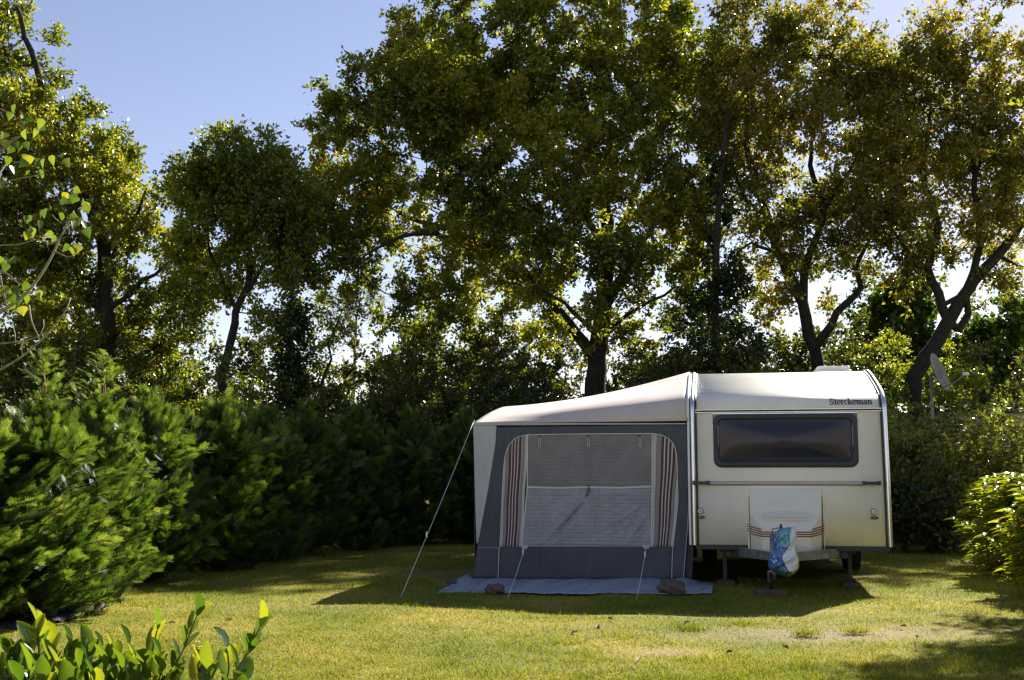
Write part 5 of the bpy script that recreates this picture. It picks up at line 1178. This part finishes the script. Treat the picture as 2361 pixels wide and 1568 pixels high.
# ================================================================ satellite dish and mobile home behind the shrubs
dp_ = at(2147, 1100, 22); dc = at(2165, 857, 22)
sd = empty('satellite_dish', 'weathered white satellite dish on a thin pole half hidden by the leaning oak trunk', 'satellite dish', (dp_[0], dp_[1], 0))
mb = MB(); px_ = at(2147, 850, 22)[0] - dp_[0]; mb.cyl((px_, .05), .028, -.1, dc[2] - .05, 12, 'z'); mb.build('pole', M['steel'], sd)
mb = MB()
rotd = Matrix.Rotation(math.radians(50), 4, 'Z') @ Matrix.Rotation(math.radians(-18), 4, 'X')
def dish(u_, v_):
    rr_ = .40 * v_; th = u_ * 2 * math.pi; p = Vector((rr_ * math.cos(th) * .92, -.10 * (1 - v_ * v_) * -1, rr_ * math.sin(th) * 1.0)); p = rotd @ p
    return (p.x + dc[0] - dp_[0] + .02, p.y, p.z + dc[2])
mb.grid(dish, 40, 8, closeu=True); d_ = mb.build('dish', solid('weathered_dish', (.22, .21, .19), .7, noise=.12, nscale=5, dirt=(.10, .10, .09)), sd, solid_=.012)
e0 = at(2178, 893, 22); e1 = at(2225, 862, 21.7)
mb = MB(); pts = [p - dp_ * [1, 1, 0] for p in (e0, lerp(e0, e1, .6) - [0, 0, .03], e1)]; mb.tube(smooth_path(pts, .05), .012, 8); am = mb.build('feed_arm', M['steel'], sd)
mb = MB(); q_ = pts[-1]; mb.cyl((q_[1], q_[2]), .035, q_[0] - .05, q_[0] + .07, 14, 'x'); mb.build('receiver_head', M['white'], am)
mh0 = at(2135, 1000, 24); 
mh = empty('mobile_home', 'pale mobile home almost hidden behind the shrubs on the right', 'mobile home', (mh0[0] + 2.6, 25.2, 0), -.12)
zt_ = at(2200, 950, 24)[2]
mb = MB(); mb.box(-2.8, 3.6, -1.2, 1.2, .35, zt_, bev=.03); mb.build('wall', solid('mobile_home_cladding', (.50, .46, .38), .6), mh)
mb = MB(); mb.prism([(-1.35, zt_), (1.35, zt_), (0, zt_ + .28)], -2.9, 3.7, 'x'); o = mb.build('roof', solid('dark_roof', (.07, .065, .06), .7), mh)
# the roof prism was built along x with its gable in the y direction
for xa in (-1.6, .4, 2.2):
    mb = MB(); mb.box(xa, xa + .8, -1.23, -1.19, 1.2, 1.9, bev=.01); wn = mb.build('window', M['white'], mh); mb = MB(); mb.box(xa + .05, xa + .75, -1.24, -1.225, 1.25, 1.85); mb.build('pane', M['tint'], wn)
mb = MB(); mb.box(-2.7, 3.5, -1.1, 1.1, 0, .36); mb.build('base', M['dkmetal'], mh)

# ================================================================ near poplar at the left edge
def near_poplar():
    Yp = 7.4; base = np.array([-4.5, 7.4, 0])
    root = empty('young_poplar', 'young poplar at the left edge with pale twigs and few large leaves', 'tree', tuple(base))
    V, Fc = tube_path(smooth_path([base - base, np.array([.02, 0, 1.2]), np.array([-.02, 0, 2.4]), np.array([0, 0, 3.6])], .2), np.linspace(.05, .02, 19)[:len(smooth_path([base - base, np.array([.02, 0, 1.2]), np.array([-.02, 0, 2.4]), np.array([0, 0, 3.6])], .2))], 10)
    link('trunk', np_mesh('trunk', V, Fc, smooth=True), M['barkg'], root)
    mb = MB()
    def q3(x, y, Y=Yp):                              # from the 1.4244x close view of the photo's left edge
        return at((x / 1.4244) / 1.7348, (400 + y / 1.4244) / 1.7348, Y) - base
    br = [([(-120, 1300, ), (0, 1210), (60, 1170), (150, 1100), (230, 1000), (300, 880), (350, 770), (395, 690), (420, 630)], .014, .004),
          ([(-120, 1600), (20, 1525), (120, 1465), (220, 1380), (300, 1300), (380, 1190), (402, 1130)], .010, .003),
          ([(-100, 870), (0, 828), (100, 825), (200, 795)], .006, .003), ([(310, 858), (350, 880), (400, 895), (430, 870)], .004, .002), ([(330, 800), (290, 818), (210, 792)], .004, .002),
          ([(-80, 330), (0, 290), (60, 240), (165, 182)], .008, .003), ([(-60, 80), (0, 50), (50, 75), (90, 72)], .005, .002), ([(-60, 500), (20, 470), (100, 450), (200, 430), (250, 420)], .006, .002),
          ([(-40, 430), (0, 415), (30, 370), (60, 340)], .006, .003), ([(0, 1000), (20, 1100), (40, 1180), (48, 1250), (90, 1235), (130, 1210)], .005, .002), ([(165, 1170), (180, 1260), (215, 1340), (225, 1370)], .005, .002),
          ([(-40, 950), (40, 990), (100, 1040), (155, 1075)], .005, .002), ([(-60, 1395), (50, 1383), (150, 1370), (225, 1345), (250, 1290), (248, 1250)], .005, .002), ([(130, 1460), (122, 1420), (135, 1350)], .003, .0015), ([(70, 1275), (85, 1330), (88, 1380)], .003, .0015), ([(-60, 1190), (10, 1165), (60, 1130)], .006, .003), ([(350, 700), (320, 680), (300, 655)], .003, .0015), ([(300, 790), (250, 770), (220, 745)], .003, .0015)]
    for k, (pts, r0, r1) in enumerate(br):
        P_ = smooth_path([q3(p[0], p[1], Yp + .25 * math.sin(k * 1.7) * (i / len(pts))) for i, p in enumerate(pts)], .05); n_ = len(P_)
        if k in (0, 1, 2, 5, 6, 7):
            P_ = np.concatenate([smooth_path([np.array([0, 0, P_[0][2] - .25]), P_[0]], .1)[:-1], P_]); n_ = len(P_)
        mb.tube(P_, list(np.linspace(r0 * 1.4, r1 * 1.3, n_)), 6)
    mb.build('branches', M['barkg'], root)
    lv = [(72, 90), (112, 145), (128, 95), (170, 110), (190, 140), (230, 185), (270, 170), (257, 130), (95, 45), (118, 230), (85, 260), (90, 290), (155, 280), (172, 335), (165, 370), (95, 375), (65, 395), (10, 330), (15, 300), (245, 355), (262, 355), (272, 335), (305, 335), (360, 330), (372, 358), (258, 425), (10, 475), (150, 190), (50, 210), (15, 200),
          (430, 560), (395, 550), (450, 570), (480, 590), (512, 585), (485, 620), (500, 625), (520, 625), (395, 585), (415, 600), (430, 525), (268, 640), (240, 645), (405, 680), (370, 665), (435, 715), (475, 710), (495, 750), (508, 765), (455, 690), (197, 690), (170, 700), (235, 705), (185, 740), (178, 775), (200, 745), (410, 850), (432, 855), (460, 845), (330, 795), (315, 780),
          (10, 910), (60, 925), (70, 925), (55, 955), (20, 935), (60, 1085), (110, 1080), (125, 1090), (235, 1080), (237, 1105), (62, 1130), (95, 1175), (145, 1155), (135, 1195), (170, 1130), (5, 1110), (120, 1170), (170, 1060), (235, 1120), (150, 260), (30, 250), (65, 340), (140, 330), (455, 545), (500, 600)]
    P = []; 
    for (x, y) in lv: P.append(q3(x - 10, y - 22, Yp + RNG.normal() * .12))
    P = np.array(P); m_ = len(P); D = np.array([0, 0, -.9]) + RNG.normal(size=(m_, 3)) * [.6, .4, .35]; Nn = np.array([.2, -1, .25]) + RNG.normal(size=(m_, 3)) * .6
    leaves('foliage', T_POP, P, D, Nn, RNG.uniform(.055, .085, m_), RNG.uniform(.05, .075, m_), RNG.uniform(.3, 1, m_), M['poplar'], root)
near_poplar()

# ================================================================ laurel in the foreground
def laurel_shoot(root, segs, P, D, Nn, Ls, Rn, pts, nleaf, L=.105, r0=.006):
    A = smooth_path(pts, .02); n_ = len(A)
    for i in range(n_ - 1): segs.append((A[i], A[i + 1], r0 * (1 - .5 * i / n_), r0 * (1 - .5 * (i + 1) / n_)))
    d = unit(A[-1] - A[-3]); ref = unit(np.cross(d, [0, 1, .2])); w3 = np.cross(d, ref)
    for k in range(nleaf):
        t = k / max(1, nleaf - 1); a_ = k * 2.4 + .4; idx = int((1 - .62 * t) * (n_ - 1)); p = A[idx]
        o = ref * math.cos(a_) + w3 * math.sin(a_); spread = .35 + .55 * t
        dd = unit(d * (1.15 - .45 * t) + o * spread + RNG.normal(size=3) * .08 + np.array([0, 0, .15]))
        P.append(p); D.append(dd); Nn.append(unit(d * .5 - o * .5 + np.array([.1, -.4, .2]) * RNG.choice([-1, 1]) + RNG.normal(size=3) * .3)); Ls.append(L * RNG.uniform(.8, 1.1) * (1 if t < .8 else .8)); Rn.append(np.clip(.75 - .5 * t + RNG.normal() * .2, 0, 1))
def laurel(name_label, base, shoots, filler=0, fbox=None):
    root = empty('laurel_bush', name_label, 'bush', tuple(base), 0, 'laurel shoots in the foreground'); segs = []; P = []; D = []; Nn = []; Ls = []; Rn = []
    for pts, nl in shoots: laurel_shoot(root, segs, P, D, Nn, Ls, Rn, [np.array(p) - base for p in pts], nl)
    V, Fc = tubes(segs, 6); link('stems', np_mesh('stems', V, Fc, smooth=True), solid('green_brown_stem', (.20, .14, .06), .6), root)
    P = np.array(P); m_ = len(P); Ls = np.array(Ls)
    Ls = Ls * 1.14
    o = leaves('foliage', T_OVAL, P, np.array(D), np.array(Nn), Ls, Ls * .49 * RNG.uniform(.8, 1.15, m_), np.array(Rn), M['laurel'], root)
    o.data.polygons.foreach_set('use_smooth', np.ones(len(o.data.polygons), dtype=bool))
def c6(x, y, Y): return at((x / 1.9675) / 1.7348, (2300 + y / 1.9675) / 1.7348, Y)
def shoots_for(lst, base, Y0):
    out = []
    for (bx_, by_, tx_, ty_, nl, dY) in lst:
        a_ = c6(bx_, by_, Y0 + dY); t_ = c6(tx_, ty_, Y0 + dY - .02); g_ = base + RNG.normal(size=3) * [.05, .05, 0]
        out.append(([g_, lerp(g_, a_, .6) + [0, 0, .04], a_, lerp(a_, t_, .5) + [.0, .01, .0], t_], nl))
    return out
b1_ = np.array([-1.75, 4.2, 0]); b2_ = np.array([-1.25, 4.25, 0]); b3_ = np.array([-.85, 4.3, 0])
laurel('leafy laurel cluster in the bottom left corner of the picture', b1_, shoots_for([(295, 900, 300, 400, 16, 0), (120, 900, 110, 640, 12, .1), (520, 950, 560, 600, 14, .05), (690, 960, 700, 600, 14, -.05), (200, 1000, 230, 760, 12, -.15), (20, 900, -20, 720, 10, 0), (60, 1100, 90, 850, 12, -.2), (430, 1050, 470, 760, 12, -.1), (580, 1080, 640, 760, 12, -.15), (330, 1100, 360, 840, 12, -.2), (400, 700, 410, 540, 9, .2), (600, 700, 650, 560, 10, .1), (760, 900, 800, 640, 12, .1), (500, 1100, 540, 880, 12, -.25), (150, 1100, 160, 860, 12, -.25), (250, 700, 240, 560, 9, .15), (700, 1100, 740, 840, 12, -.2), (380, 1000, 400, 700, 12, 0), (30, 800, 60, 640, 9, .1)], b1_, 4.2))
laurel('laurel shoots in the foreground left of the yellow flowers', b2_, shoots_for([(860, 1000, 880, 640, 14, 0), (1140, 780, 1235, 440, 10, .05), (1020, 1000, 1060, 700, 12, .1), (940, 1050, 960, 800, 12, -.1), (1250, 900, 1260, 680, 11, 0), (780, 1080, 830, 760, 12, -.15), (1100, 1080, 1080, 830, 12, -.1), (1350, 800, 1545, 330, 13, 0), (960, 800, 1010, 600, 8, .12)], b2_, 4.25))
laurel('laurel shoots in the foreground right of the yellow flowers', b3_, shoots_for([(1300, 1000, 1290, 800, 10, -.1), (1560, 1000, 1570, 700, 12, 0), (1850, 820, 2040, 420, 13, 0), (1640, 1000, 1660, 760, 12, -.05), (1790, 900, 1800, 620, 10, .08), (1400, 1000, 1410, 800, 10, 0), (1200, 1040, 1180, 860, 9, -.1)], b3_, 4.3))

# ================================================================ small things on the lawn
M['yellow'] = solid('yellow_petals', (.75, .52, .02), .6); M['dead'] = solid('dry_leaf', (.42, .29, .17), .8, noise=.25, nscale=20); M['deadred'] = solid('red_leaf', (.35, .06, .03), .7); M['deaddk'] = solid('dark_leaf', (.10, .06, .035), .8)
fl0 = None
for k, (xd, yd, lab) in enumerate(((456, 1480, 'topmost of the yellow flowers between the laurel shoots'), (463, 1492, 'yellow flower just under the topmost one between the laurel shoots'), (452, 1497, 'leftmost of the yellow flowers between the laurel shoots'), (459, 1496, 'middle yellow flower of the cluster between the laurel shoots'), (479, 1495, 'rightmost of the yellow flowers between the laurel shoots'), (2009, 1415, 'lone yellow flower on the lawn right of the caravan'))):
    c = gr(xd, yd, .08 if k < 5 else .03); h_ = .08 if k < 5 else .03
    root = empty('flower', lab, 'flower', (c[0], c[1], 0), 0, 'yellow flowers on the lawn')
    if fl0 is None:
        mb = MB()
        for a_ in range(13):
            t = a_ * 2 * math.pi / 13; mb.poly([(0, 0, 0), (.014 * math.cos(t - .2), .014 * math.sin(t - .2), .003), (.021 * math.cos(t), .021 * math.sin(t), .004), (.014 * math.cos(t + .2), .014 * math.sin(t + .2), .003)])
        mb.cyl((0, 0), .008, .0, .006, 10, 'z'); fl0 = mb.build('petals', M['yellow'], root, recalc=False); fl0.location = (0, 0, h_)
        mb = MB(); mb.tube([(0, 0, -.01), (.003, 0, .04), (0, 0, .08)], .0018, 5); st0 = mb.build('stem', M['laurel'], root)
    else:
        p_ = fl0.copy(); COL.objects.link(p_); p_.parent = root; p_.location = (0, 0, h_); p_.scale = (RNG.uniform(.8, 1.1),) * 3
        s_ = st0.copy(); COL.objects.link(s_); s_.parent = root; s_.scale = (1, 1, h_ / .08)
dl = [(1583, 1438, 0, 'pale dry leaf on the lawn in front of the caravan hitch'), (1380, 1448, 0, 'pale dry leaf on the lawn left of centre below the awning'), (1470, 1524, 0, 'pale dry leaf near the bottom edge of the lawn, below the awning'), (1681, 1505, 2, 'dark curled leaf near the bottom edge of the lawn'), (1812, 1494, 2, 'dark curled leaf right of the other dark one near the bottom'), (2083, 1445, 1, 'red leaf on the worn patch of lawn'),
      (1408, 1428, 2, 'brown leaf on the lawn under the right awning guy rope'), (2117, 1470, 0, 'dry leaf at the right end of the worn patch'), (2113, 1488, 0, 'small dry leaf just below the right end of the worn patch'), (527, 1431, 0, 'tan leaf on the lawn above the laurel shoots'), (1323, 1460, 0, 'dry leaf on the lawn far left under the awning corner'), (2022, 1540, 0, 'tan leaf at the bottom right of the lawn'), (1838, 1376, 0, 'tan leaf in the sun beside the caravan shadow'), (395, 1437, 0, 'small tan leaf on the lawn above the laurel cluster')]
for k, (xd, yd, kind, lab) in enumerate(dl):
    c = gr(xd, yd, .02); mb = MB(); L = .05 if kind != 0 else .06
    tv, tf = tpl_outline([(0, .03), (.2, .3), (.4, .22), (.55, .42), (.75, .24), (1, .02)], .9, .35)
    vs = [mb.bm.verts.new(((v[0] - .5) * L, v[1] * L * .8, v[2] * L + .006)) for v in tv]
    for t in tf: mb.bm.faces.new([vs[i] for i in t])
    o = mb.build('fallen_leaf', [M['dead'], M['deadred'], M['deaddk']][kind], recalc=False); o.location = (c[0], c[1], .022); o.rotation_euler = (RNG.normal() * .2, RNG.normal() * .2, RNG.random() * 6); tag(o, lab, 'leaf', 'fallen leaves on the lawn')
